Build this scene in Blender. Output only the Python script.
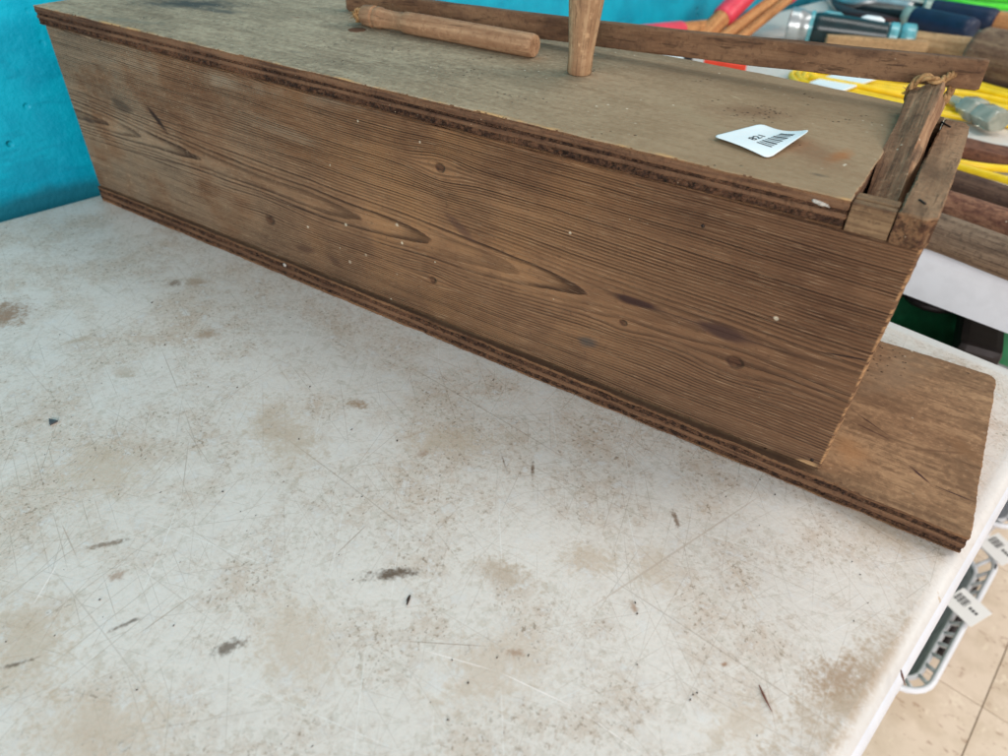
import bpy, bmesh, math, random
from mathutils import Vector, Matrix, noise as mn
random.seed(7)
for o in list(bpy.data.objects): bpy.data.objects.remove(o)
SC = bpy.context.scene
COL = SC.collection
TH = 0.21                                   # the tables and the wall stand turned against the box
UX, UY = math.cos(TH), -math.sin(TH)        # along the table's short side
WX, WY = math.sin(TH), math.cos(TH)         # along its long side

# ---------------------------------------------------------------- camera
cam = bpy.data.objects.new('camera', bpy.data.cameras.new('camera')); COL.objects.link(cam)
R = [[0.8389543, 0.5436457, 0.0245986], [0.3512764, -0.506459, -0.7874669], [-0.4156448, 0.6692897, -0.6158658]]
cam.matrix_world = Matrix(((R[0][0], -R[1][0], -R[2][0], 0.672357), (R[0][1], -R[1][1], -R[2][1], -0.334449), (R[0][2], -R[1][2], -R[2][2], 0.299276), (0, 0, 0, 1)))
cam.data.sensor_width = 36.0; cam.data.lens = 36.0 * 0.709602
cam.data.clip_start = 0.01; cam.data.clip_end = 60
cam.data.dof.use_dof = True; cam.data.dof.focus_distance = 0.43; cam.data.dof.aperture_fstop = 9.0
SC.camera = cam
# ---------------------------------------------------------------- light
wd = bpy.data.worlds.new("World"); SC.world = wd; wd.use_nodes = True
wd.node_tree.nodes['Background'].inputs[0].default_value = (1.0, 0.965, 0.985, 1)
wd.node_tree.nodes['Background'].inputs[1].default_value = 0.48
def area(name, loc, target, size, power, col, sy=None):
    l = bpy.data.lights.new(name, 'AREA'); l.energy = power; l.color = col; l.size = size
    if sy: l.shape = 'RECTANGLE'; l.size_y = sy
    o = bpy.data.objects.new(name, l); COL.objects.link(o); o.location = loc
    o.rotation_euler = (Vector(target) - Vector(loc)).to_track_quat('-Z', 'Y').to_euler()
area('ceiling_light', (0.9, 0.9, 2.0), (0.5, 0.2, 0), 1.4, 12, (1.0, 0.97, 0.93), 0.5)
area('window_light', (2.6, 1.5, 1.3), (0.5, 0.3, 0.1), 1.0, 26, (1.0, 0.94, 0.85), 0.8)
area('shopfront_light', (1.7, -2.3, 0.9), (0.5, 0.3, 0.0), 1.8, 60, (1.0, 0.97, 0.955), 1.1)
SC.cycles.use_adaptive_sampling = True; SC.cycles.adaptive_threshold = 0.02; SC.cycles.time_limit = 780
SC.cycles.max_bounces = 5; SC.cycles.diffuse_bounces = 3; SC.cycles.glossy_bounces = 2; SC.cycles.transmission_bounces = 4
SC.cycles.caustics_reflective = False; SC.cycles.caustics_refractive = False
vs = SC.view_settings; vs.view_transform = 'Standard'; vs.look = 'None'; vs.exposure = 0.16; vs.gamma = 1

# ---------------------------------------------------------------- shader helpers
class S:
    def __init__(s, nt, k): s.nt = nt; s.k = k
    def op(s, o, b=None, c=None, clamp=False):
        n = s.nt.nodes.new('ShaderNodeMath'); n.operation = o; n.use_clamp = clamp
        s.nt.links.new(s.k, n.inputs[0])
        for i, v in ((1, b), (2, c)):
            if v is None: continue
            if isinstance(v, S): s.nt.links.new(v.k, n.inputs[i])
            else: n.inputs[i].default_value = v
        return S(s.nt, n.outputs[0])
    def __add__(s, b): return s.op('ADD', b)
    __radd__ = __add__
    def __sub__(s, b): return s.op('SUBTRACT', b)
    def __rsub__(s, b): return (s * -1.0) + b
    def __mul__(s, b): return s.op('MULTIPLY', b)
    __rmul__ = __mul__
    def __truediv__(s, b): return s.op('DIVIDE', b)
    def max(s, b): return s.op('MAXIMUM', b)
    def min(s, b): return s.op('MINIMUM', b)
    def clamp(s): return s.op('ADD', 0.0, clamp=True)
    def sq(s): return s * s
    def ramp(s, a, b, c=0.0, d=1.0, smooth=True):
        n = s.nt.nodes.new('ShaderNodeMapRange'); n.interpolation_type = 'SMOOTHSTEP' if smooth else 'LINEAR'
        s.nt.links.new(s.k, n.inputs['Value'])
        for i, v in zip(('From Min', 'From Max', 'To Min', 'To Max'), (a, b, c, d)): n.inputs[i].default_value = v
        return S(s.nt, n.outputs[0])
class M:
    def __init__(s, name, rough=0.8, spec=0.3):
        s.m = bpy.data.materials.new(name); s.m.use_nodes = True; s.nt = s.m.node_tree
        s.b = s.nt.nodes['Principled BSDF']; s.b.inputs['Roughness'].default_value = rough
        s.b.inputs['Specular IOR Level'].default_value = spec
        s.co = s.nt.nodes.new('ShaderNodeTexCoord').outputs['Object']
        sp = s.nt.nodes.new('ShaderNodeSeparateXYZ'); s.nt.links.new(s.co, sp.inputs[0])
        s.x, s.y, s.z = (S(s.nt, sp.outputs[i]) for i in range(3))
    def vec(s, x, y, z):
        n = s.nt.nodes.new('ShaderNodeCombineXYZ')
        for i, v in enumerate((x, y, z)):
            if isinstance(v, S): s.nt.links.new(v.k, n.inputs[i])
            else: n.inputs[i].default_value = v
        return n.outputs[0]
    def noise(s, sx=1, sy=1, sz=1, off=0.0, detail=3, rough=0.5, dist=0.0, vec=None, rot=0.0):
        mp = s.nt.nodes.new('ShaderNodeMapping')
        s.nt.links.new(vec if vec is not None else s.co, mp.inputs[0])
        mp.inputs['Location'].default_value = (off, off * 1.7, off * 0.6); mp.inputs['Scale'].default_value = (sx, sy, sz)
        if rot:
            m0 = s.nt.nodes.new('ShaderNodeMapping'); m0.inputs['Rotation'].default_value = (0, 0, rot)
            s.nt.links.new(vec if vec is not None else s.co, m0.inputs[0]); s.nt.links.new(m0.outputs[0], mp.inputs[0])
        n = s.nt.nodes.new('ShaderNodeTexNoise'); n.inputs['Scale'].default_value = 1
        n.inputs['Detail'].default_value = detail; n.inputs['Roughness'].default_value = rough; n.inputs['Distortion'].default_value = dist
        s.nt.links.new(mp.outputs[0], n.inputs['Vector'])
        return S(s.nt, n.outputs[0])
    def white(s, v):
        n = s.nt.nodes.new('ShaderNodeTexWhiteNoise'); n.noise_dimensions = '1D'; s.nt.links.new(v.k, n.inputs['W'])
        return S(s.nt, n.outputs[0])
    def vor(s, sc, off=0.0, rnd=1.0):
        mp = s.nt.nodes.new('ShaderNodeMapping'); s.nt.links.new(s.co, mp.inputs[0])
        mp.inputs['Location'].default_value = (off, off, off); mp.inputs['Scale'].default_value = (sc, sc, sc)
        n = s.nt.nodes.new('ShaderNodeTexVoronoi'); n.inputs['Scale'].default_value = 1; n.inputs['Randomness'].default_value = rnd
        s.nt.links.new(mp.outputs[0], n.inputs['Vector'])
        return S(s.nt, n.outputs['Distance'])
    # an elongated soft spot between two points of the surface, w wide
    def spot(s, a, b, w, plane='xy', edge=(0.35, 1.0), wob=None):
        cx, cy = (a[0] + b[0]) / 2, (a[1] + b[1]) / 2
        L = max(math.hypot(b[0] - a[0], b[1] - a[1]) / 2, w); an = math.atan2(b[1] - a[1], b[0] - a[0])
        mp = s.nt.nodes.new('ShaderNodeMapping'); mp.vector_type = 'TEXTURE'
        z0 = s.last * 1e-9 if getattr(s, 'last', None) is not None else 0.0     # chained: keeps the compiled shader's stack small
        src = s.vec(s.x, s.y, z0) if plane == 'xy' else s.vec(s.x, s.z, z0)
        s.nt.links.new(src, mp.inputs[0])
        mp.inputs['Location'].default_value = (cx, cy, 0); mp.inputs['Rotation'].default_value = (0, 0, an)
        mp.inputs['Scale'].default_value = (L, w, 1)
        v = s.nt.nodes.new('ShaderNodeVectorMath'); v.operation = 'LENGTH'; s.nt.links.new(mp.outputs[0], v.inputs[0])
        d = S(s.nt, v.outputs['Value'])
        if wob is not None: d = d + wob
        s.last = d.ramp(edge[0], edge[1], 1.0, 0.0); return s.last
    def mix(s, a, b, f, mode='MIX'):
        n = s.nt.nodes.new('ShaderNodeMix'); n.data_type = 'RGBA'; n.blend_type = mode
        if isinstance(f, S): s.nt.links.new(f.k, n.inputs[0])
        else: n.inputs[0].default_value = f
        for i, v in ((6, a), (7, b)):
            if isinstance(v, (tuple, list)): n.inputs[i].default_value = (*v[:3], 1)
            else: s.nt.links.new(v, n.inputs[i])
        return n.outputs[2]
    def color(s, c):
        if isinstance(c, (tuple, list)): s.b.inputs['Base Color'].default_value = (*c[:3], 1)
        else: s.nt.links.new(c, s.b.inputs['Base Color'])
    def rough(s, r): s.nt.links.new(r.k, s.b.inputs['Roughness'])
    def bump(s, h, dist=0.001, strength=1.0):
        n = s.nt.nodes.new('ShaderNodeBump'); n.inputs['Distance'].default_value = dist; n.inputs['Strength'].default_value = strength
        s.nt.links.new(h.k, n.inputs['Height']); s.nt.links.new(n.outputs[0], s.b.inputs['Normal'])

def lin(r, g, b):
    f = lambda c: (c / 255) / 12.92 if c / 255 <= 0.04045 else ((c / 255 + 0.055) / 1.055) ** 2.4
    return (f(r), f(g), f(b))

def wood(name, c1, c2, line=60.0, along=6.0, rough=0.8, dark=None, bump=0.0008, axis='x', fleck=.7):
    m = M(name, rough, 0.22)
    A = lambda a, b: (a, b, b) if axis == 'x' else (b, a, b)
    f = m.noise(*A(along, line * 4), 3.1, 4, .65)
    g = m.noise(*A(along * 3, line * 14), 1.1, 3, .7)
    big = m.noise(*A(22, 45), 5.2, 4, .65); mot = m.noise(230, 230, 230, 2.7, 3, .7)
    dk = dark or tuple(v * .5 for v in c2)
    c = m.mix(c1, c2, f.ramp(.36, .64))
    c = m.mix(c, tuple(v * .36 for v in c2), g.ramp(.54, .70) * .75)
    c = m.mix(c, dk, big.ramp(.48, .68) * .65)
    c = m.mix(c, tuple(min(1, v * 1.45) for v in c1), (mot.ramp(.54, .70) * big.ramp(.35, .55, 1, .3)) * .5)
    c = m.mix(c, dk, mot.ramp(.34, .46, 1, 0) * .45)
    sp = m.vor(170).ramp(.08, .16, 1, 0) * m.noise(40, 40, 40, 9.0).ramp(.60, .68)
    c = m.mix(c, lin(205, 190, 165), sp * fleck)
    m.color(c); m.bump(f * .4 + g * .5 + mot * .4, bump); return m.m
def plain(name, c, rough=0.5, spec=0.4, metal=0.0, var=0.25, sc=60, bump=0.0002):
    m = M(name, rough, spec); m.b.inputs['Metallic'].default_value = metal
    n = m.noise(sc, sc, sc, 2.0, 4, .6)
    m.color(m.mix(c, tuple(v * (1 - var) for v in c), n.ramp(.4, .65))); m.bump(n, bump); return m.m

# ---------------------------------------------------------------- object helpers
def uw(p): return (p[0] * UX + p[1] * UY, p[0] * WX + p[1] * WY)
def fromuw(u, w, z=0.0): return Vector((u * UX + w * WX, u * UY + w * WY, z))
def tag(o, label=None, cat=None, group=None, kind=None):
    for k, v in (('label', label), ('category', cat), ('group', group), ('kind', kind)):
        if v: o[k] = v
    return o
def thing(name, label, cat, loc=(0, 0, 0), rotz=0.0, group=None):
    o = bpy.data.objects.new(name, None); COL.objects.link(o); o.location = loc; o.rotation_euler = (0, 0, rotz)
    o.empty_display_size = 0.02
    return tag(o, label, cat, group)
def mesh(name, bm, mat, parent=None, smooth=False, recalc=True):
    if recalc: bmesh.ops.recalc_face_normals(bm, faces=bm.faces)
    me = bpy.data.meshes.new(name); bm.to_mesh(me); bm.free()
    for mm in (mat if isinstance(mat, (list, tuple)) else [mat]): me.materials.append(mm)
    if smooth:
        for p in me.polygons: p.use_smooth = True
    o = bpy.data.objects.new(name, me); COL.objects.link(o)
    if parent: o.parent = parent
    return o
def box(bm, x0, x1, y0, y1, z0, z1, bev=0.0, mtx=None):
    r = bmesh.ops.create_cube(bm, size=1.0, matrix=Matrix.Translation(((x0 + x1) / 2, (y0 + y1) / 2, (z0 + z1) / 2)) @ Matrix.Diagonal((x1 - x0, y1 - y0, z1 - z0, 1)))
    vs_ = r['verts']
    if bev:
        es = list({e for v in vs_ for e in v.link_edges})
        r = bmesh.ops.bevel(bm, geom=es, offset=bev, segments=2, affect='EDGES', profile=.6); vs_ = list({v for f in r['faces'] for v in f.verts} | set(v for v in vs_ if v.is_valid))
    if mtx is not None: bmesh.ops.transform(bm, matrix=mtx, verts=[v for v in vs_ if v.is_valid])
def tube(bm, pts, rad, seg=10, caps=True, flat=1.0):
    pts = [Vector(p) for p in pts]; n = len(pts)
    if not isinstance(rad, (list, tuple)): rad = [rad] * n
    rings = []; up = None
    for i, p in enumerate(pts):
        t = (pts[min(i + 1, n - 1)] - pts[max(i - 1, 0)]).normalized()
        if up is None:
            up = Vector((0, 0, 1)) if abs(t.z) < .9 else Vector((1, 0, 0))
        a = t.cross(up).normalized(); up = a.cross(t).normalized()
        rings.append([bm.verts.new(p + (a * math.cos(k * 2 * math.pi / seg) + up * math.sin(k * 2 * math.pi / seg) * flat) * rad[i]) for k in range(seg)])
    for i in range(n - 1):
        for k in range(seg):
            bm.faces.new((rings[i][k], rings[i][(k + 1) % seg], rings[i + 1][(k + 1) % seg], rings[i + 1][k]))
    if caps: bm.faces.new(rings[0][::-1]); bm.faces.new(rings[-1])
def spline(pts, n=8):
    P = [Vector(p) for p in pts]; P = [P[0] * 2 - P[1]] + P + [P[-1] * 2 - P[-2]]; out = []
    for i in range(1, len(P) - 2):
        a, b, c, d = P[i - 1:i + 3]
        for k in range(n):
            t = k / n
            out.append(.5 * ((2 * b) + (c - a) * t + (2 * a - 5 * b + 4 * c - d) * t * t + (3 * b - a - 3 * c + d) * t ** 3))
    out.append(P[-2]); return out
# slab: a board given by its outline, its edge ragged; rows = (depth, inset) pairs
def slab(outline, rows, amp, seed, step=0.0014, fine=1.0, swap=None, closed_rag=None):
    pts = []; N = len(outline)
    for i in range(N):
        a, b = Vector(outline[i]), Vector(outline[(i + 1) % N]); L = (b - a).length; k = max(1, int(L / step)); t = (b - a) / L
        nrm = Vector((t.y, -t.x))
        for j in range(k): pts.append((a + (b - a) * j / k, nrm, min(1.0, min(j / k, 1 - j / k) * L / .002) if L > .02 else .3))
    bx0, bx1 = min(p[0].x for p in pts), max(p[0].x for p in pts); by0, by1 = min(p[0].y for p in pts), max(p[0].y for p in pts)
    bm = bmesh.new(); rings = []
    for ri, (d, ins) in enumerate(rows):
        ring = []
        for p, nr, fade in pts:
            q = Vector((p.x * 55, p.y * 55, seed)); q2 = Vector((p.x * 420, p.y * 420, seed * 3 + ri * 1.7)); q3 = Vector((p.x * 1500, p.y * 1500, seed + ri * 5.1))
            j = mn.noise(q) * .5 + fine * (mn.noise(q2) * .6 + mn.noise(q3) * .4)
            v = Vector((min(max(p.x, bx0 + ins), bx1 - ins), min(max(p.y, by0 + ins), by1 - ins))) + nr * (j * amp * fade)
            c = (v.x, v.y, d)
            ring.append(bm.verts.new(swap(c) if swap else c))
        rings.append(ring)
    n = len(pts)
    for r0, r1 in zip(rings, rings[1:]):
        for k in range(n): bm.faces.new((r0[k], r0[(k + 1) % n], r1[(k + 1) % n], r1[k]))
    bm.faces.new(rings[0]); bm.faces.new(rings[-1])
    return bm
def rrect(x0, x1, y0, y1, r, n=5):      # counter-clockwise
    out = []
    for (cx, cy, a0), rr in zip(((x1 - r[1], y0 + r[1], -90), (x1 - r[2], y1 - r[2], 0), (x0 + r[3], y1 - r[3], 90), (x0 + r[0], y0 + r[0], 180)), (r[1], r[2], r[3], r[0])):
        for k in range(n + 1):
            a = math.radians(a0 + 90 * k / n); out.append((cx + rr * math.cos(a), cy + rr * math.sin(a)))
    return out
# a turned piece from a to b: profile = (t, radius) pairs, local x runs along it
def turned(name, a, b, prof, mat, parent=None, seg=24, flat=1.0, wob=0.0, facets=0.0, raw=False):
    a, b = Vector(a), Vector(b); L = (b - a).length
    q = (b - a).to_track_quat('X', 'Z'); bm = bmesh.new(); rings = []
    P = []
    for (t0, r0), (t1, r1) in zip(prof, prof[1:]):
        k = max(1, int((t1 - t0) * L / 0.006))
        for i in range(k): P.append((t0 + (t1 - t0) * i / k, r0 + (r1 - r0) * i / k))
    P.append(prof[-1])
    for t, r in P:
        ring = []
        for k in range(seg):
            an = k * 2 * math.pi / seg; dy, dz = math.cos(an), math.sin(an)
            rr = r * (1 + wob * mn.noise(Vector((t * L * 18, dy * 1.2 + L, dz * 1.2))))
            ring.append(bm.verts.new((t * L, dy * rr, dz * rr * flat)))
        rings.append(ring)
    for r0, r1 in zip(rings, rings[1:]):
        for k in range(seg): bm.faces.new((r0[k], r0[(k + 1) % seg], r1[(k + 1) % seg], r1[k]))
    bm.faces.new(rings[0]); bm.faces.new(rings[-1])
    if raw: return bm, Matrix.Translation(a) @ q.to_matrix().to_4x4()
    o = mesh(name, bm, mat, parent, smooth=True)
    bev = o.modifiers.new('e', 'EDGE_SPLIT'); bev.split_angle = math.radians(50)
    o.location = a; o.rotation_mode = 'QUATERNION'; o.rotation_quaternion = q
    return o

# ---------------------------------------------------------------- materials
ZT = 0.16935; TB = 0.01412; HP = 0.14; LP = 0.67183; YO = 0.00555; XB = LP + 0.07801; DB = 0.16455; DT = 0.1546
# the long softwood side board: rings of a flat-sawn plank cut by its face
m = M('weathered_softwood_panel', .82, .22)
x, z = m.x, m.z
kn = [(.4099, .1142, .0042, .8), (.6113, .0505, .0055, .9), (.5433, .0505, .0030, .7), (.4007, .0317, .0036, .6), (.2397, .0316, .0060, .4)]
zz = z + m.noise(5, 1, 14, 2.0, 2, .5) * .009 - .0045
core = None
for kx, kz, ks, ka in kn:
    dx = (x - kx) / (ks * 5.0); dz = (z - kz) / (ks * 2.4)
    g = (dx.sq() + dz.sq()) * -1.0
    g = g.op('EXPONENT')
    zz = zz - (z - kz) * g * ka
    e = (((x - kx) / ks).sq() + ((z - kz) / (ks * .8)).sq())
    e = (e + m.noise(160, 1, 160, kx * 9, 2) * .9 - .45).ramp(.25, 1.15, 1.0, 0.0)
    core = e if core is None else core.max(e)
zc = (x * -.012) + .068 + m.noise(3.0, 1, 1, 7.7, 2) * .008 - .004
d = (x - .02).ramp(0, .62, .019, .029, False) + m.noise(4.2, 1, 2, 4.4, 2, .5) * .006 - .003
r = ((zz - zc).sq() + d.sq()).op('SQRT')
ph = r * 690.0 + m.noise(7, 1, 70, 1.3, 2) * 1.3 + m.noise(90, 1, 60, 9.3, 3, .6) * .22
s_ = ph.op('FRACT'); ring = m.white(ph.op('FLOOR'))
late = s_.ramp(.35, .86) * s_.ramp(.93, 1.0, 1.0, 0.0)
late = late * (ring * .62 + .38) * m.noise(9, 1, 120, 8.8, 2, .6).ramp(.32, .55, .55, 1.0)
fib = m.noise(14, 1, 900, 0.5, 3, .7); fib2 = m.noise(60, 1, 1600, 4.0, 2, .7)
big = m.noise(7, 1, 22, 3.3, 4, .6); big2 = m.noise(16, 1, 16, 6.1, 4, .65)
left = x.ramp(.05, .42, 1.0, 0.0)
c = m.mix(lin(112, 80, 56), lin(134, 100, 72), big.ramp(.35, .65))
c = m.mix(c, lin(150, 126, 100), left * big2.ramp(.3, .62) * .8)
c = m.mix(c, lin(80, 54, 38), big2.ramp(.48, .70) * .45)
c = m.mix(c, lin(160, 118, 78), x.ramp(.22, .36) * x.ramp(.44, .60, 1, 0) * big2.ramp(.35, .6, 1, .2) * .45)
c = m.mix(c, lin(84, 56, 38), x.ramp(.42, .66) * big.ramp(.36, .60) * .6)
c = m.mix(c, lin(140, 126, 106), x.ramp(.02, .30, 1, 0) * big2.ramp(.40, .60) * .45)
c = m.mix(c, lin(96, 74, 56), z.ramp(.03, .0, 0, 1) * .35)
c = m.mix(c, lin(38, 22, 15), late * .92)
c = m.mix(c, lin(56, 38, 28), fib.ramp(.50, .66) * .42)
c = m.mix(c, lin(186, 156, 124), fib2.ramp(.57, .72) * .34)
mot_ = m.noise(300, 1, 420, 2.2, 3, .7); c = m.mix(c, lin(176, 150, 120), mot_.ramp(.58, .72) * left * .5); c = m.mix(c, lin(60, 42, 32), mot_.ramp(.30, .42, 1, 0) * .35)
wobz = m.noise(60, 1, 160, 1.0, 3) * .7 - .35
for a, b, w, cc, f in [
    ((0.52872, 0.06680), (0.57132, 0.06795), .0036, (54, 35, 31), .95), ((0.57749, 0.06692), (0.62615, 0.06685), .0062, (62, 42, 37), .9),
    ((0.40736, 0.08908), (0.44009, 0.06847), .0045, (82, 58, 48), .6), ((0.51256, 0.02581), (0.53190, 0.02979), .0055, (70, 66, 62), .7),
    ((0.11042, 0.09976), (0.13566, 0.07602), .0038, (46, 33, 27), .95), ((0.06073, 0.09057), (0.09560, 0.08739), .007, (66, 54, 44), .7),
    ((0.00958, 0.06548), (0.02966, 0.06422), .0035, (60, 48, 42), .6), ((0.26127, 0.01453), (0.28908, 0.01875), .0045, (66, 42, 34), .55),
    ((0.29636, 0.01844), (0.31616, 0.01360), .004, (66, 42, 34), .5), ((0.64636, 0.07322), (0.67770, 0.07887), .0007, (34, 22, 20), .9),
    ((0.52603, 0.06723), (0.68083, 0.06644), .0006, (48, 32, 26), .55), ((0.21144, 0.05257), (0.33593, 0.04929), .0008, (40, 24, 20), .7),
    ((0.02657, 0.04753), (0.20808, 0.05667), .0009, (44, 30, 24), .7), ((0.07521, 0.08674), (0.28487, 0.09045), .0012, (52, 38, 30), .5)]:
    c = m.mix(c, lin(*cc), m.spot(a, b, w, 'xz', wob=wobz) * f)
c = m.mix(c, lin(50, 32, 24), core * (mot_.ramp(.35, .6) * .5 + .45))
c = m.mix(c, lin(96, 64, 44), core.ramp(.85, 1.0) * fib.ramp(.4, .6) * .6)
# rubbed pale streak under the lid on the left, white paint flecks, raw splintered right edge
c = m.mix(c, lin(176, 158, 134), m.spot((0.01082, 0.12239), (0.39588, 0.14075), .006, 'xz', wob=wobz) * big2.ramp(.35, .6) * fib.ramp(.3, .6) * .4)
c = m.mix(c, lin(168, 150, 126), m.spot((0.21855, 0.11262), (0.31618, 0.10464), .008, 'xz', wob=wobz) * fib.ramp(.35, .6) * .3)
fl = m.vor(60, .3).ramp(.03, .07, 1, 0) * m.noise(13, 13, 13, 4.0).ramp(.56, .66)
fl = fl.max(m.vor(260, 1.3).ramp(.06, .13, 1, 0) * m.noise(60, 60, 60, 4.0).ramp(.62, .70) * .7)
for px, w in [((0.37142, 0.06488), .0016), ((0.37478, 0.05229), .0016), ((0.33944, 0.03194), .0014), ((0.36801, 0.02560), .0013), ((0.36020, 0.00182), .001), ((0.32275, 0.05099), .0016), ((0.28224, 0.03777), .0015), ((0.50302, 0.09741), .0011), ((0.32224, 0.02068), .0017), ((0.31358, 0.02969), .0009), ((0.62569, 0.08509), .0016), ((0.34484, 0.12994), .001), ((0.13717, 0.13995), .001), ((0.39506, 0.12718), .001), ((0.40310, 0.04655), .0008), ((0.31432, 0.09369), .001)]:
    fl = fl.max(m.spot((px[0] - w * .6, px[1] + w * .3), (px[0] + w * .6, px[1] - w * .3), w, 'xz', wob=m.noise(500, 1, 500, 1.0, 2) * 1.2 - .6))
c = m.mix(c, lin(205, 192, 168), fl.min(1.0) * m.noise(45, 1, 45, 3.9, 2).ramp(.34, .56, .25, .85))
xe = x - z * (.0042 / HP)
c = m.mix(c, lin(176, 136, 96), xe.ramp(LP - .0016, LP - .0004) * m.noise(1, 1, 500, 2.0, 3).ramp(.42, .6) * .85)
c = m.mix(c, lin(196, 156, 112), m.spot((LP - .014, .0008), (LP, .003), .0025, 'xz', wob=wobz) * .7)
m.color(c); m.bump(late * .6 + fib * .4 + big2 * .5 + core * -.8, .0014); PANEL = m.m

# lid and base boards: grey weathered plywood face
def plyface(name, ca, cb, cd, spots, rough=.85):
    GK = .26 if 'lid' in name else .5
    m = M(name, rough, .25)
    f = m.noise(22, 260, 40, .4, 4, .65); g = m.noise(60, 700, 90, 2.2, 3, .7); big = m.noise(7, 14, 5, 1.2, 5, .62); mid = m.noise(60, 60, 60, 7.0, 4, .7)
    c = m.mix(ca, cb, big.ramp(.35, .65))
    c = m.mix(c, cd, f.ramp(.46, .68) * (GK + .12)); fine_ = m.noise(260, 260, 260, 4.4, 3, .7); c = m.mix(c, tuple(v * .55 for v in cb), fine_.ramp(.50, .66) * .55); c = m.mix(c, tuple(min(1, v * 1.35) for v in ca), fine_.ramp(.36, .46, 1, 0) * .4)
    gr_ = m.noise(5, 60, 5, 9.9, 5, .7); c = m.mix(c, cd, gr_.ramp(.50, .64) * GK); bl_ = m.noise(26, 55, 26, 6.6, 4, .7); c = m.mix(c, tuple(v * .62 for v in cb), bl_.ramp(.50, .66) * GK); c = m.mix(c, tuple(min(1, v * 1.25) for v in ca), bl_.ramp(.36, .46, 1, 0) * .4)
    c = m.mix(c, tuple(v * .5 for v in cd), g.ramp(.54, .72) * .55)
    c = m.mix(c, tuple(min(1, v * 1.4) for v in ca), mid.ramp(.58, .75) * .35)
    wob = m.noise(90, 140, 60, 3.0, 4, .6) * 1.4 - .7
    if 'lid' in name: c = m.mix(c, lin(146, 119, 88), m.x.ramp(.28, .60) * .72)
    for a, b, w, cc, k in spots:
        c = m.mix(c, lin(*cc), (m.spot(a, b, w, wob=wob, edge=(.1, 1.1)) * k))
    pit = m.vor(240, .2).ramp(.12, .24, 1, 0) * m.noise(30, 30, 30, 8.0, 3).ramp(.56, .64)
    c = m.mix(c, lin(52, 34, 24), pit * .8)
    fl = m.vor(110, .7).ramp(.05, .11, 1, 0) * m.noise(16, 16, 16, 5.5, 3).ramp(.46, .58)
    c = m.mix(c, lin(222, 212, 192), fl * .7)
    return m, c, f, g, pit
LS = [((0.03777, 0.05430, 0.16935), (0.13836, 0.11879, 0.16935), .026, (66, 68, 66), .95), ((0.10333, 0.07844, 0.16935), (0.15446, 0.09154, 0.16935), .010, (80, 80, 75), .8),
      ((0.18433, 0.10216, 0.16935), (0.20017, 0.11069, 0.16935), .0016, (110, 60, 45), .8), ((0.21621, 0.10553, 0.16935), (0.22454, 0.11247, 0.16935), .002, (80, 62, 50), .6),
      ((0.62192, 0.03888, 0.16935), (0.62774, 0.07185, 0.16935), .006, (160, 102, 54), .75), ((0.58812, 0.07992, 0.16935), (0.63632, 0.02656, 0.16935), .017, (126, 92, 66), .6),
      ((0.53500, 0.08246, 0.16935), (0.60107, 0.11498, 0.16935), .018, (112, 82, 58), .6), ((0.61657, 0.02398, 0.16935), (0.62870, 0.02390, 0.16935), .0022, (76, 70, 62), .6),
      ((0.49673, 0.09695, 0.16935), (0.58939, 0.03970, 0.16935), .010, (150, 132, 104), .4), ((0.44458, 0.08890, 0.16935), (0.46711, 0.10091, 0.16935), .007, (112, 98, 80), .5),
      ((0.39449, 0.03323, 0.16935), (0.40952, 0.03442, 0.16935), .0014, (92, 86, 76), .6), ((0.29889, 0.10601, 0.16935), (0.31999, 0.10772, 0.16935), .0022, (112, 88, 70), .5),
      ((0.04916, 0.00281, 0.16935), (0.14689, 0.03028, 0.16935), .006, (120, 118, 104), .5), ((0.25680, 0.02756, 0.16935), (0.28128, 0.03356, 0.16935), .0016, (90, 90, 84), .6),
      ((0.54549, 0.12187, 0.16935), (0.55475, 0.11657, 0.16935), .0010, (190, 172, 140), .5)]
m, c, f, g, pit = plyface('weathered_plywood_lid', lin(166, 152, 128), lin(142, 128, 106), lin(108, 90, 70), LS)
# speckle cluster left of the label
clus = m.spot((0.54210, 0.08790, 0.16935), (0.59727, 0.10772, 0.16935), .024, edge=(.0, 1.0))
c = m.mix(c, lin(50, 32, 22), (m.vor(330, 2.0).ramp(.20, .36, 1, 0) * m.noise(240, 240, 240, 3.0, 2).ramp(.40, .52)) * clus.ramp(0, .5) * .95)
# worn raw wood along the front edge
c = m.mix(c, lin(190, 150, 100), m.y.ramp(.0034, .0062, 1, 0) * m.noise(40, 60, 1, 6.0, 3).ramp(.50, .62) * .8)
m.color(c); m.bump(f * .4 + g * .25 + pit * -.8, .0006); LID = m.m; m.last = None
m, c, f, g, pit = plyface('weathered_plywood_base', lin(158, 126, 94), lin(136, 104, 76), lin(104, 76, 54),
    [((0.71175, 0.04104, 0.01412), (0.72918, 0.02843, 0.01412), .0010, (56, 30, 34), 1.0), ((0.72640, 0.03018, 0.01412), (0.75038, 0.02956, 0.01412), .0009, (50, 28, 30), 1.0), ((0.67127, 0.07463, 0.01412), (0.70357, 0.05780, 0.01412), .0007, (64, 40, 32), .9), ((0.69616, 0.02265, 0.01412), (0.66902, 0.04477, 0.01412), .012, (166, 120, 78), .5), ((0.67710, 0.06136, 0.01412), (0.70683, 0.05482, 0.01412), .001, (70, 44, 36), .8),
     ((0.70728, 0.05203, 0.01412), (0.75003, 0.07419, 0.01412), .0012, (100, 72, 52), .7), ((0.67280, 0.08166, 0.01412), (0.70748, 0.17192, 0.01412), .02, (128, 106, 84), .6),
     ((0.72170, 0.08647, 0.01412), (0.75360, 0.06188, 0.01412), .008, (126, 92, 62), .6)])
c = m.mix(c, lin(66, 45, 33), m.y.ramp(.004, .008, 1, 0) * m.x.ramp(LP - .02, LP + .02, 1, .25) * .85)  # shadow line along the panel's foot, painted into the base colour
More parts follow.
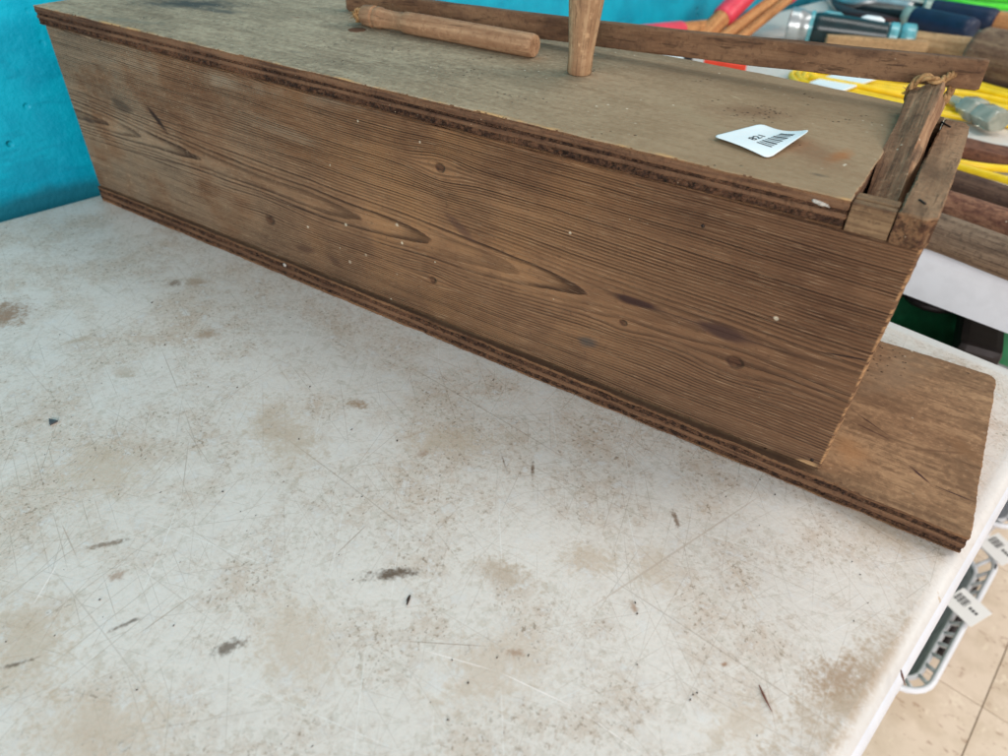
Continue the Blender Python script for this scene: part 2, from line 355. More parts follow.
m.color(c); m.bump(f * .4 + g * .25 + pit * -.8, .0006); BASE = m.m
def edge(name, ca, cb, sc=(60, 60, 500), rough=.85, bump=.0012, cells=True):
    m = M(name, rough, .2)
    n = m.noise(*sc, 1.0, 4, .7); n2 = m.noise(420, 420, 420, 3.0, 3, .7); b = m.noise(14, 14, 14, 5.0, 3)
    c = m.mix(ca, cb, n.ramp(.38, .62)); c = m.mix(c, tuple(v * .35 for v in cb), n2.ramp(.52, .66) * (.85 if cells else .4))
    c = m.mix(c, tuple(min(1, v * 1.5) for v in ca), b.ramp(.5, .7) * .5)
    c = m.mix(c, lin(200, 180, 150), m.vor(300, 1.0).ramp(.05, .11, 1, 0) * m.noise(50, 50, 50, 8.0).ramp(.58, .66) * .7)
    m.color(c); m.bump(n * .4 + n2, bump); return m.m
E_FACE = edge('ply_edge_face_veneer', lin(118, 86, 60), lin(84, 58, 42), (30, 30, 600), cells=False, bump=.0004)
E_END = edge('ply_edge_end_grain', lin(92, 64, 46), lin(48, 32, 24), (260, 260, 260))
E_LONG = edge('ply_edge_long_grain', lin(112, 82, 60), lin(78, 54, 40), (24, 24, 500), cells=False, bump=.0005)
RAW = edge('torn_end_grain', lin(120, 88, 62), lin(74, 50, 36), (240, 240, 240), bump=.0018)
W_STRIP = wood('grey_brown_strip_wood', lin(132, 106, 78), lin(94, 70, 50), dark=lin(60, 42, 32))
W_CAP = wood('brown_cap_wood', lin(146, 116, 88), lin(116, 88, 64), along=14, line=26, axis='y')
W_STICK = wood('split_stick_wood', lin(152, 122, 94), lin(112, 84, 62), dark=lin(66, 44, 32), line=46, bump=.0016)
W_BAR = wood('dark_lath_wood', lin(126, 95, 70), lin(100, 72, 52), along=18, line=26, dark=lin(74, 52, 40))
W_TURN = wood('worn_turned_wood', lin(172, 136, 104), lin(144, 108, 80), along=8, line=40, dark=lin(120, 84, 60), bump=.0003)
W_PEG = wood('worn_peg_wood', lin(178, 146, 112), lin(150, 116, 86), along=8, line=50, dark=lin(128, 96, 72), bump=.0003)
W_RAW = wood('raw_pale_wood', lin(206, 158, 108), lin(178, 126, 82))
W_INNER = wood('inner_box_wood', lin(96, 68, 50), lin(70, 48, 36))

# ---------------------------------------------------------------- floor, wall
def tilemat():
    m = M('speckled_beige_floor_tile', .45, .4)
    n = m.noise(14, 14, 14, 1.0, 5, .65); s2 = m.noise(50, 90, 50, 4.0, 3, .6)
    c = m.mix(lin(228, 211, 190), lin(212, 194, 170), n.ramp(.38, .62))
    c = m.mix(c, lin(164, 130, 104), s2.ramp(.61, .69) * .6)
    c = m.mix(c, lin(236, 222, 200), m.noise(60, 40, 50, 9.0, 3, .6).ramp(.60, .68) * .7)
    m.color(c); m.bump(n, .0003); return m.m
TILE = tilemat()
FZ = -0.74
bm = bmesh.new(); box(bm, -1, 6, -3, 7, FZ - .1, FZ - .003)
fl_o = mesh('floor', bm, plain('tile_grout', lin(160, 138, 116), .8)); fl_o['kind'] = 'structure'; fl_o.rotation_euler = (0, 0, -0.1780)
bm = bmesh.new(); box(bm, 0.0005, .3035, .0005, .3035, -.003, 0, .0008); proto = None
me_tile = mesh('tile', bm, TILE, fl_o)
first = True
for i in range(-4, 9):
    for j in range(-7, 10):
        o = me_tile if first else me_tile.copy()
        if not first: COL.objects.link(o)
        first = False; o.parent = fl_o
        o.location = (0.8944 + i * .3045, 0.7001 + j * .3045, FZ)
m = M('teal_painted_block_wall', .42, .35)
n1 = m.noise(20, 20, 20, 1.0, 5, .55); n2 = m.noise(120, 120, 120, 3.0, 3, .6); pt = m.vor(45, .6).ramp(.06, .16, 1, 0) * m.noise(12, 12, 12, 6.0).ramp(.5, .6)
c = m.mix(lin(0, 172, 200), lin(0, 156, 186), n1.ramp(.35, .65)); c = m.mix(c, lin(150, 205, 215), m.vor(70, 5.0).ramp(.03, .06, 1, 0) * m.noise(20, 20, 20, 2.0).ramp(.58, .66) * .6)
m.color(c); c = m.mix(c, lin(0, 136, 166), m.noise(9, 9, 30, 4.0, 4, .7).ramp(.56, .68) * .5); c = m.mix(c, lin(30, 84, 96), (m.z + m.noise(40, 40, 40, 1.0, 2) * .012).ramp(.004, .020, 1, 0) * .75); m.color(c); m.bump(n1 * .35 + n2 * .25 + pt * -.7, .004); TEAL = m.m  # dark band at table height: contact shadow put into the wall colour
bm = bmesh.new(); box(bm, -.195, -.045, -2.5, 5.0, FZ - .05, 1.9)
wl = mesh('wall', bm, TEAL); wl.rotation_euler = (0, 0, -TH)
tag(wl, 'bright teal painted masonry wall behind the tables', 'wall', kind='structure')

# ---------------------------------------------------------------- tables
def tabletop_mat(name, spots, scratches, dirty=1.0, border=True):
    m = M(name, .42, .45)
    U, Wc = m.x, m.y
    a = m.noise(6, 6, 6, 1.0, 3, .62); b = m.noise(22, 22, 22, 4.0, 4, .7); d_ = m.noise(110, 110, 110, 7.0, 3, .7); sp = m.noise(420, 420, 420, 2.0, 2, .6)
    white = lin(213, 205, 196)
    c = m.mix(white, lin(202, 186, 170), (a * .35 + b * .65).ramp(.42, .64) * .72 * dirty)
    c = m.mix(c, lin(176, 153, 131), (b * .35 + d_ * .65).ramp(.47, .62) * .6 * dirty); c = m.mix(c, lin(160, 142, 120), m.noise(300, 300, 300, 12.0, 3, .75).ramp(.52, .66) * (b.ramp(.35, .6) * .7 + .25) * .5 * dirty)
    c = m.mix(c, lin(226, 227, 226), d_.ramp(.52, .70) * .5); c = m.mix(c, lin(176, 166, 150), d_.ramp(.34, .46, 1, 0) * .35 * dirty)
    c = m.mix(c, lin(130, 112, 92), (sp.ramp(.59, .67) * b.ramp(.42, .62)) * .65 * dirty)
    # hairline scratches: one random short line in each cell of turned grids
    def scr(rot, cx, cy, wd_, seed, dens):
        ca, sa = math.cos(rot), math.sin(rot)
        lk = m.last * 1e-9 if getattr(m, 'last', None) is not None else 0.0
        X = (U * ca + Wc * sa) / cx + seed * 3.7 + lk; Y = (Wc * ca - U * sa) / cy + seed * 1.9
        fx, fy = X.op('FLOOR'), Y.op('FLOOR'); lx, ly = X - fx, Y - fy
        h = fx * 12.9898 + fy * 78.233 + seed
        r1, r2, r3 = m.white(h), m.white(h + .37), m.white(h + .71)
        bow = (lx - .5).sq() * (r3 - .5) * .5
        dd = (ly - (r1 * .5 + .25) - (lx - .5) * (r2 - .5) * .42 - bow).op('ABSOLUTE') * cy
        ends = lx.ramp(.02, .3) * (lx + r3 * .35).ramp(.7, 1.0, 1, 0)
        m.last = dd.ramp(0, wd_, 1, 0) * ends * r2.ramp(1 - dens, 1.0); return m.last
    sc = None
    for k, (rot, cx, cy, wd_, dn) in enumerate([(.2, .12, .016, .00035, .6), (.95, .09, .011, .0003, .6), (1.75, .14, .013, .00035, .6), (-.55, .10, .012, .0003, .6), (-1.15, .07, .009, .00028, .7), (2.3, .05, .008, .00026, .7), (.5, .03, .006, .00025, .7), (1.3, .035, .006, .00025, .7), (-.2, .06, .007, .00028, .7), (.03, .20, .05, .0006, .6)]):
        ln = scr(rot, cx, cy, wd_, k + 1.3, dn); sc = ln if sc is None else sc.max(ln)
    c = m.mix(c, lin(128, 110, 90), sc * (a * 1.1 + .05) * .8 * dirty)
    ws = None
    for k, (rot, cx, cy, wd_, dn) in enumerate([(.35, .12, .04, .0004, .5), (-.8, .09, .03, .0004, .5), (1.2, .07, .02, .0003, .5)]):
        ln = scr(rot, cx, cy, wd_, k + 21.7, dn); ws = ln if ws is None else ws.max(ln)
    c = m.mix(c, lin(238, 238, 236), ws * .35)
    wob = (d_ - .5) * 1.8 + (sp - .5) * 1.6
    wob2 = (b - .5) * .9
    for lst, ed, wb in ((spots, (.15, 1.15), wob), (scratches, (.5, 1.0), wob2)):
        cls = {}
        for q_ in sorted(lst, key=lambda q_: -sum(q_[3])): cls.setdefault(round(sum(q_[3]) / 54), []).append(q_)
        for key in sorted(cls, reverse=True):
            mask = None
            for p, q, w, cc, k in cls[key]:
                v = m.spot(uw(p), uw(q), w * (1.0 if lst is spots else .7), wob=wb, edge=ed) * k; mask = v if mask is None else mask.max(v)
            n_c = len(cls[key]); c = m.mix(c, lin(*[sum(q_[3][i_] for q_ in cls[key]) / n_c * (1.02, .975, .96)[i_] for i_ in range(3)]), mask * (1.0 if lst is spots else .75))
    if border:
        jit = (b - .5) * .006
        eb = (U + jit + (Wc + .02).max(0.0) * .03).ramp(.7315, .7375); eb = eb.max((Wc + jit).ramp(.3455, .3515))
        c = m.mix(c, m.mix(lin(207, 204, 200), lin(182, 171, 156), (b * .5 + d_ * .5).ramp(.56, .72) * .5), eb * .85)
        c = m.mix(c, lin(182, 160, 132), m.spot(uw((0.74320, -0.02990, 0.00000)), uw((0.74991, -0.04060, 0.00000)), .0010, wob=wob) * .8)
    m.color(c); m.rough((b * .25 + .33).max(.3)); m.bump(d_ * .5 + sp * .35, .0004); return m.m
BR = (96, 80, 62); LB = (160, 140, 114)
spots = [
 ((0.49972, -0.18462, 0.00000), (0.52303, -0.16454, 0.00000), .0040, (84, 68, 52), .95), ((0.47235, -0.25368, 0.00000), (0.47946, -0.23811, 0.00000), .0040, (92, 78, 62), .8),
 ((0.42161, -0.27504, 0.00000), (0.43075, -0.25757, 0.00000), .0016, BR, .8), ((0.39991, -0.31073, 0.00000), (0.41009, -0.29650, 0.00000), .0014, BR, .8), ((0.36784, -0.25363, 0.00000), (0.38507, -0.23421, 0.00000), .0019, (120, 98, 70), .75),
 ((0.39721, -0.25584, 0.00000), (0.40105, -0.24755, 0.00000), .004, (140, 112, 80), .6), ((0.40098, -0.09039, 0.00000), (0.41519, -0.08058, 0.00000), .0055, (140, 122, 98), .85),
 ((0.11042, -0.16168, 0.00000), (0.13609, -0.15358, 0.00000), .024, (132, 110, 86), .85), ((0.18218, -0.06090, 0.00000), (0.19110, -0.05267, 0.00000), .006, (110, 96, 78), .7), ((0.18912, -0.04828, 0.00000), (0.20904, -0.04187, 0.00000), .008, (140, 126, 106), .55),
 ((0.25959, -0.09870, 0.00000), (0.27118, -0.07813, 0.00000), .008, (146, 134, 114), .7), ((0.24826, -0.15262, 0.00000), (0.26621, -0.14552, 0.00000), .007, (152, 138, 116), .5), ((0.19305, -0.15573, 0.00000), (0.20444, -0.13267, 0.00000), .004, (160, 148, 126), .5),
 ((0.50665, -0.06961, 0.00000), (0.52143, -0.08374, 0.00000), .0010, (104, 82, 62), .8), ((0.52661, -0.06423, 0.00000), (0.53543, -0.07997, 0.00000), .0012, (104, 82, 62), .8), ((0.61087, -0.05436, 0.00000), (0.62106, -0.06794, 0.00000), .0018, (120, 96, 76), .8),
 ((0.61682, -0.12191, 0.00000), (0.62383, -0.12793, 0.00000), .0022, (130, 104, 78), .7), ((0.66528, -0.12993, 0.00000), (0.66908, -0.12739, 0.00000), .0016, (150, 104, 58), .9), ((0.69858, -0.12025, 0.00000), (0.72681, -0.09114, 0.00000), .010, (170, 126, 82), .7),
 ((0.69797, -0.16326, 0.00000), (0.75280, -0.03459, 0.00000), .018, (176, 152, 122), .75), ((0.72740, -0.13717, 0.00000), (0.75113, -0.03159, 0.00000), .006, (160, 132, 100), .55), ((0.34820, -0.12196, 0.00000), (0.42984, -0.14239, 0.00000), .022, (180, 166, 142), .55), ((0.45164, -0.09669, 0.00000), (0.50183, -0.06225, 0.00000), .014, (176, 158, 130), .55),
 ((0.46780, -0.10243, 0.00000), (0.47305, -0.09471, 0.00000), .003, (150, 116, 84), .6), ((0.56288, -0.21838, 0.00000), (0.59897, -0.15989, 0.00000), .02, (188, 176, 158), .6), ((0.57659, -0.12019, 0.00000), (0.60227, -0.10284, 0.00000), .012, (174, 160, 136), .55), ((0.60985, -0.08206, 0.00000), (0.62907, -0.11367, 0.00000), .012, (180, 168, 146), .45),
 ((0.68790, 0.00521, 0.00000), (0.73709, -0.01179, 0.00000), .018, (182, 166, 138), .5), ((0.43052, -0.31687, 0.00000), (0.49204, -0.28580, 0.00000), .022, (188, 174, 152), .7), ((0.36062, -0.28744, 0.00000), (0.43604, -0.30292, 0.00000), .02, (182, 168, 146), .55), ((0.30059, -0.22088, 0.00000), (0.35674, -0.20185, 0.00000), .02, (178, 164, 140), .55),
 ((0.47010, -0.22058, 0.00000), (0.52773, -0.23644, 0.00000), .022, (188, 178, 160), .6), ((0.53830, -0.14605, 0.00000), (0.57732, -0.14157, 0.00000), .01, (170, 154, 128), .6), ((0.58105, -0.17917, 0.00000), (0.58916, -0.17494, 0.00000), .0025, (150, 110, 84), .6), ((0.67073, -0.16950, 0.00000), (0.69298, -0.13167, 0.00000), .012, (184, 166, 140), .5)]
scr = [((0.54580, -0.20037, 0.00000), (0.58447, -0.18856, 0.00000), .0004, (238, 238, 236), .9), ((0.58209, -0.18900, 0.00000), (0.62238, -0.18402, 0.00000), .00045, (242, 242, 240), .95), ((0.61997, -0.18405, 0.00000), (0.65353, -0.18620, 0.00000), .0004, (240, 240, 238), .9),
 ((0.53183, -0.20486, 0.00000), (0.57779, -0.17835, 0.00000), .0005, (128, 110, 90), .8), ((0.59589, -0.15443, 0.00000), (0.65291, -0.00748, 0.00000), .0011, (172, 165, 154), .7), ((0.39034, -0.20765, 0.00000), (0.34049, -0.16212, 0.00000), .0005, (150, 140, 126), .7), ((0.24962, -0.11623, 0.00000), (0.31271, -0.14648, 0.00000), .0006, (150, 144, 134), .7),
 ((0.30999, -0.14591, 0.00000), (0.37566, -0.17939, 0.00000), .0006, (150, 142, 130), .6), ((0.47932, -0.18588, 0.00000), (0.47943, -0.15397, 0.00000), .0006, (130, 110, 90), .7), ((0.43558, -0.26934, 0.00000), (0.43979, -0.23415, 0.00000), .0006, (140, 124, 104), .7), ((0.34298, -0.24655, 0.00000), (0.37487, -0.25642, 0.00000), .0006, (150, 136, 118), .6),
 ((0.38317, -0.28564, 0.00000), (0.36749, -0.26140, 0.00000), .0006, (240, 240, 238), .7), ((0.32783, -0.15962, 0.00000), (0.38163, -0.17725, 0.00000), .0005, (160, 148, 130), .6), ((0.60567, -0.14273, 0.00000), (0.62219, -0.14433, 0.00000), .0005, (170, 160, 146), .7), ((0.63982, -0.06578, 0.00000), (0.67757, -0.09448, 0.00000), .0008, (192, 180, 160), .7), ((0.67837, -0.11284, 0.00000), (0.69910, -0.15308, 0.00000), .0006, (170, 156, 138), .6),
 ((0.69198, -0.00101, 0.00000), (0.73489, -0.01328, 0.00000), .0008, (150, 128, 104), .6), ((0.73671, -0.00895, 0.00000), (0.75776, -0.00696, 0.00000), .0006, (140, 118, 96), .8), ((0.12829, -0.09145, 0.00000), (0.17411, -0.09608, 0.00000), .0006, (150, 140, 126), .5), ((0.16797, -0.10041, 0.00000), (0.15280, -0.05424, 0.00000), .0008, (170, 160, 146), .5)]
TOP1 = tabletop_mat('stained_white_plastic_top', spots, scr)
TOP2 = tabletop_mat('second_white_plastic_top', [], [], .35, False)
RIM = plain('white_plastic_table_rim', lin(214, 217, 224), .4, .45, var=.06)
LEGM = plain('grey_powder_coated_steel', lin(120, 122, 124), .4, .5, .3)
def folding_table(u0, u1, w0, w1, mat, label):
    t = thing('folding_table', label, 'folding table', (0, 0, 0), -TH, 'white plastic folding tables')
    rings = [(0, -.0505), (0, -.012), (.0012, -.007), (.0035, -.003), (.0075, -.0008), (.012, 0)]
    bm = bmesh.new(); prev = None
    for ins, z_ in rings:
        o_ = rrect(u0 + ins, u1 - ins, w0 + ins, w1 - ins, [.03 - ins] * 4, 8)
        rg = [bm.verts.new((p[0], p[1], z_)) for p in o_]
        if prev:
            for k in range(len(rg)): bm.faces.new((prev[k], prev[(k + 1) % len(rg)], rg[(k + 1) % len(rg)], rg[k]))
        else: first_ = rg
        prev = rg
    bm.faces.new(prev); bm.faces.new(first_[::-1])
    for f_ in bm.faces:
        f_.smooth = len(f_.verts) == 4 and f_.calc_center_median().z > -.013
    for v in bm.verts:
        if v.co.x > u1 - .08 and w1 < 1: v.co.x -= .036 * max(0, v.co.y + .02)
    bmesh.ops.recalc_face_normals(bm, faces=bm.faces)
    for f_ in bm.faces: f_.material_index = 1 if f_.calc_center_median().z < -.0035 else 0
    o = mesh('table_top', bm, [mat, RIM], t)
    for wa in (w0 + .2, w1 - .2):
        for ua in (u0 + .08, u1 - .08):
            b2 = bmesh.new(); tube(b2, [(ua, wa, -.049), (ua, wa, FZ + .012)], .0125, 12); lg = mesh('leg', b2, LEGM, t, True)
            b2 = bmesh.new(); tube(b2, [(ua, wa, FZ + .03), (ua, wa, FZ)], .016, 12); mesh('foot', b2, plain('black_rubber', (.02, .02, .02)), lg, True)
        b2 = bmesh.new(); tube(b2, [(u0 + .08, wa, -.2), (u1 - .08, wa, -.2)], .009, 10); mesh('crossbar', b2, LEGM, t, True)
    return t
folding_table(-.022, .7515, -1.465, .366, TOP1, 'stained and scratched white plastic folding table under the long wooden box')
folding_table(-.022, .79, .508, 2.30, TOP2, 'cleaner white plastic folding table holding tools, behind the box')

# crumbs on the near table
DARK = plain('dark_crumb', lin(58, 48, 40), .9)
bm = bmesh.new()
for (px_, py_, s_c) in [(0.52667, -0.18253, 0.0012), (0.37009, -0.09053, 0.0015), (0.45071, -0.09840, 0.0016), (0.39770, -0.18502, 0.0016), (0.49723, -0.18844, 0.0010), (0.63405, -0.15139, 0.0012), (0.53127, -0.07310, 0.0010), (0.28963, -0.22337, 0.0008), (0.33108, -0.21936, 0.0008), (0.23747, -0.13929, 0.0010), (0.19752, -0.08486, 0.0020), (0.31546, -0.12836, 0.0010), (0.28546, 0.04017, 0.0010), (0.48990, -0.10719, 0.0010), (0.46385, -0.14451, 0.0014), (0.65594, -0.01195, 0.0012), (0.64520, -0.00510, 0.0010), (0.61958, -0.12210, 0.0014), (0.62297, -0.12719, 0.0012), (0.66014, -0.15355, 0.0013), (0.66040, -0.15068, 0.0010), (0.66153, -0.14883, 0.0011), (0.57560, -0.20066, 0.0012), (0.57804, -0.21870, 0.0013), (0.45902, -0.28228, 0.0012), (0.51091, -0.21888, 0.0008), (0.56332, -0.19576, 0.0012), (0.35309, -0.14223, 0.0009), (0.18149, -0.14873, 0.0012), (0.25246, -0.11424, 0.0015), (0.28356, -0.06945, 0.0010), (0.29845, -0.03950, 0.0012), (0.70312, -0.03627, 0.0010), (0.70834, -0.04251, 0.0012), (0.44378, -0.23146, 0.0010), (0.40516, -0.26425, 0.0012)]:
    v = (px_, py_, s_c * .25)
    an = random.random() * 6; L_ = s_c; 
    M_ = Matrix.Translation((px_, py_, s_c * .18 + .0002)) @ Matrix.Rotation(an, 4, 'Z') @ Matrix.Diagonal((L_, L_ * random.uniform(.35, .8), s_c * .35, 1))
    r = bmesh.ops.create_icosphere(bm, subdivisions=1, radius=.5, matrix=M_)
    for v in r['verts']: v.co += Vector((random.uniform(-.1, .1), random.uniform(-.1, .1), 0)) * s_c
for _ in range(260):
    u_, w_ = random.uniform(.0, .73), random.uniform(-.45, .3); p = fromuw(u_, w_)
    if -.01 < p.x < XB + .01 and -.006 < p.y < DB + .01: continue
    s_c = random.choice([.0005, .0006, .0008, .0011])
    M_ = Matrix.Translation((p.x, p.y, s_c * .2 + .0001)) @ Matrix.Rotation(random.random() * 6, 4, 'Z') @ Matrix.Diagonal((s_c * random.uniform(.7, 1.8), s_c * .6, s_c * .4, 1))
    bmesh.ops.create_icosphere(bm, subdivisions=1, radius=.5, matrix=M_)
o = mesh('crumbs', bm, DARK); tag(o, 'dark crumbs and grit scattered over the stained white table top', 'crumbs', kind='stuff')
def splinter(a, b, w, mat, label, cat='splinter', name='wood_splinter'):
    a, b = Vector(a), Vector(b); bm = bmesh.new(); n_ = (b - a).cross(Vector((0, 0, 1))).normalized() * .15 * w * 4
    tube(bm, [a, a.lerp(b, .4) + n_ * .4, b], [w * .5, w, w * .3], 6, True, .5); o = mesh(name, bm, mat); return tag(o, label, cat)
SPM = plain('red_brown_splinter', lin(112, 66, 50), .8); SPD = plain('dark_splinter', lin(54, 40, 32), .8)
splinter((0.68316, -0.13065, 0.00100), (0.69156, -0.13960, 0.00100), .0006, SPM, 'thin reddish splinter lying near the lower right of the table top')
splinter((0.52658, -0.18003, 0.00100), (0.52892, -0.18522, 0.00100), .0008, SPD, 'short dark stub of wood lying below the dark smear on the table')
splinter((0.73481, -0.08765, 0.00100), (0.73755, -0.09435, 0.00100), .0006, SPM, 'tiny reddish splinter lying on the white border of the table')
bm = bmesh.new(); tri = [(0.26221, -0.20448, 0.00060), (0.26844, -0.20246, 0.00060), (0.26796, -0.20726, 0.00060)]
vb = [bm.verts.new((p[0], p[1], .0002)) for p in tri]; vt = [bm.verts.new((p[0], p[1], .0012)) for p in tri]
bm.faces.new(vb[::-1]); bm.faces.new(vt)
for k in range(3): bm.faces.new((vb[k], vb[(k + 1) % 3], vt[(k + 1) % 3], vt[k]))
tag(mesh('dark_flake', bm, plain('slate_flake', lin(78, 82, 86), .6)), 'small triangular dark grey flake on the left of the table top', 'flake')

# ---------------------------------------------------------------- the long wooden box
BX = thing('wooden_box', 'long weathered brown wooden box with plywood lid and base, lying on the stained table', 'wooden box')
def board(name, outline, z0, z1, topmat, plies, seed, amp=.0010):
    root = bpy.data.objects.new(name, None); COL.objects.link(root); root.parent = BX; root.empty_display_size = .02
    zcur = z0
    T = z1 - z0
    for i, (fr, kind) in enumerate(plies):
        h = fr * T; a_, b_ = zcur, zcur + h; zcur = b_
        g_ = .00006
        if kind == 'end':
            mt = E_END; rows = [(a_ + g_, .0010), (a_ + h * .25, .0008), (a_ + h * .5, .0009), (a_ + h * .75, .0007), (b_ - g_, .0010)]; am = amp * 1.3; fn = 1.0
        elif kind == 'long':
            mt = E_LONG; rows = [(a_ + g_, .0004), (a_ + h * .3, 0), (a_ + h * .7, .0001), (b_ - g_, .0005)]; am = amp * .7; fn = .22
        else:
            top = i == len(plies) - 1; mt = topmat if top else E_FACE
            rows = [(a_ + g_, .0002), (b_ - .0005, .0001), (b_, .0006)] if top else [(a_, .0018), (a_ + .0009, .0006), (b_ - g_, .0002)]; am = amp * 1.1; fn = .35
        o = mesh('ply', slab(outline, rows, am, seed + i * 7.3, fine=fn), mt if kind != 'face' or not (i == len(plies) - 1) else [topmat, E_FACE], root)
        if kind == 'face' and i == len(plies) - 1:
            for p in o.data.polygons: p.material_index = 0 if len(p.vertices) > 4 and p.center.z > b_ - .0001 else (1 if abs(p.normal.z) < .5 else 0)
    return root
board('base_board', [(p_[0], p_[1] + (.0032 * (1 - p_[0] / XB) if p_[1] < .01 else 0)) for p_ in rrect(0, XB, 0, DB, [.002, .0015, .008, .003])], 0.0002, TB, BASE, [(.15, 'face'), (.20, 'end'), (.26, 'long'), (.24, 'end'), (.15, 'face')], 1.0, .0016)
LID0 = TB + HP
YT = YO - 0.00289
board('lid_board', [(-.003, YT + .0005), (-.0025, YT), (.6418, YT), (.6422, YT + .0005), (.6422, .1690), (.6380, .1715), (.60, .1765), (.55, .1815), (.48, .1850), (.30, .1862), (-.003, .1862)], LID0 + .0004, ZT, LID, [(.10, 'face'), (.24, 'end'), (.18, 'long'), (.12, 'end'), (.26, 'long'), (.10, 'face')], 21.0, .0016)
# front side board (with the bowed top edge and ragged right end)
def sw(y0): return lambda c: (c[0] + (max(0, c[0] - LP + .1) / .1) * (.0042 * c[1] / HP + .0008 * c[2] / .013), y0 + c[2], c[1])
def panel_bm(y0, th, seed, x0=0.0, x1=LP, bow=True):
    rag = [(0, .0010), (.0005, .0004), (.0012, .0001), (.004, 0), (.008, 0), (th - .001, 0), (th, .0006)]
    return slab([(x0, .0004), (x1, .0004), (x1, HP - .0002), (x0, HP - .0002)], rag, .0009, seed, step=.0012, fine=.5, swap=sw(y0))
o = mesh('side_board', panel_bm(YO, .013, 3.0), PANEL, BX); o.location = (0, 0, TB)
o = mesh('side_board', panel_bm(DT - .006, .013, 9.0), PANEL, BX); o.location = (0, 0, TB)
for xa, nm in ((.001, 'end_board'), (LP - .0125, 'end_board')):
    bm = bmesh.new(); box(bm, xa, xa + .012, YO + .0135, DT - .0065, TB, LID0 - .0005, .0006); mesh(nm, bm, W_INNER, BX)
# strips closing the front and rear of the slot, and the cap beyond it
bm = bmesh.new(); box(bm, .6427, .6612, YT + .001, YT + .0062, LID0 + .0004, ZT - .0012, .0005); mesh('slot_strip', bm, W_STRIP, BX)
bm = bmesh.new(); box(bm, .6428, .6612, YT + .0066, YT + .0135, LID0 + .0004, ZT - .0006, .0006); mesh('slot_strip', bm, W_STRIP, BX)
bm = bmesh.new(); box(bm, .6427, .6612, DT - .004, DT + .006, LID0 + .0004, ZT - .0006, .0005); mesh('slot_strip', bm, W_STRIP, BX)
cap_o = [(.6618, YT), (.6735, YT - .001), (.6775, YT + .004), (.6768, .10), (.6752, .147), (.672, .1535), (.6618, .1545)]
bm = slab(cap_o, [(LID0 + .0004, .0006), (LID0 + .003, 0), (LID0 + .008, .0002), (ZT - .0008, 0), (ZT + .0002, .0008)], .0008, 40.0)
o = mesh('end_cap', bm, [W_CAP, RAW], BX)
for p in o.data.polygons: p.material_index = 1 if p.normal.y < -.6 and p.center.y < .01 and p.center.z < ZT - .003 else 0
o['label'] = 'narrow end strip with ragged torn front end'
NAILM = plain('rusty_dark_nail', lin(56, 44, 38), .6, .5, .6)
for a_, b_ in (((0.66731, 0.02015, 0.16935), (0.67020, 0.01707, 0.16935)), ((0.66086, 0.14532, 0.16935), (0.66624, 0.13897, 0.16935))):
    bm = bmesh.new(); tube(bm, [(a_[0], a_[1], ZT - .001), (a_[0], a_[1], ZT + .0006), (b_[0], b_[1], ZT + .0006), (b_[0], b_[1], ZT - .001)], .0005, 8); mesh('staple', bm, NAILM, BX, True)
for a_ in ((0.57198, 0.14118), (0.57826, 0.12336), (0.07579, 0.13953), (0.66668, 0.00539)):
    bm = bmesh.new(); tube(bm, [(a_[0], YO - .0003, a_[1] + TB), (a_[0], YO + .003, a_[1] + TB)], .0010, 10); mesh('nail', bm, NAILM, BX, True)
# hole in the lid: dark rusty plug a hair above the face
bm = bmesh.new(); hx, hy = 0.25767, 0.10482
tube(bm, [(hx, hy, ZT - .003), (hx, hy, ZT + .0003)], .0068, 28); mesh('hole_plug', bm, plain('rust_brown_plug', lin(92, 58, 34), .9), BX)

WPN = plain('white_dried_paint', lin(196, 188, 178), .7, .3, var=.35, sc=900, bump=.001)
for (px_, pz_, py_, lx_, lz_) in ((0.62964, 0.16476, YT - .0001, .0042, .0010), (0.25337, 0.01209, .0008, .0016, .0015)):
    bm = bmesh.new(); bmesh.ops.create_icosphere(bm, subdivisions=3, radius=1)
    for v in bm.verts: v.co *= 1 + .35 * mn.noise(v.co * 2.3 + Vector((px_ * 90, 0, 0))); v.co = Vector((v.co.x * lx_ + px_, v.co.y * .0007 + py_, v.co.z * lz_ + pz_ - v.co.x * lx_ * .12))
    mesh('paint_blob', bm, WPN, BX, True)
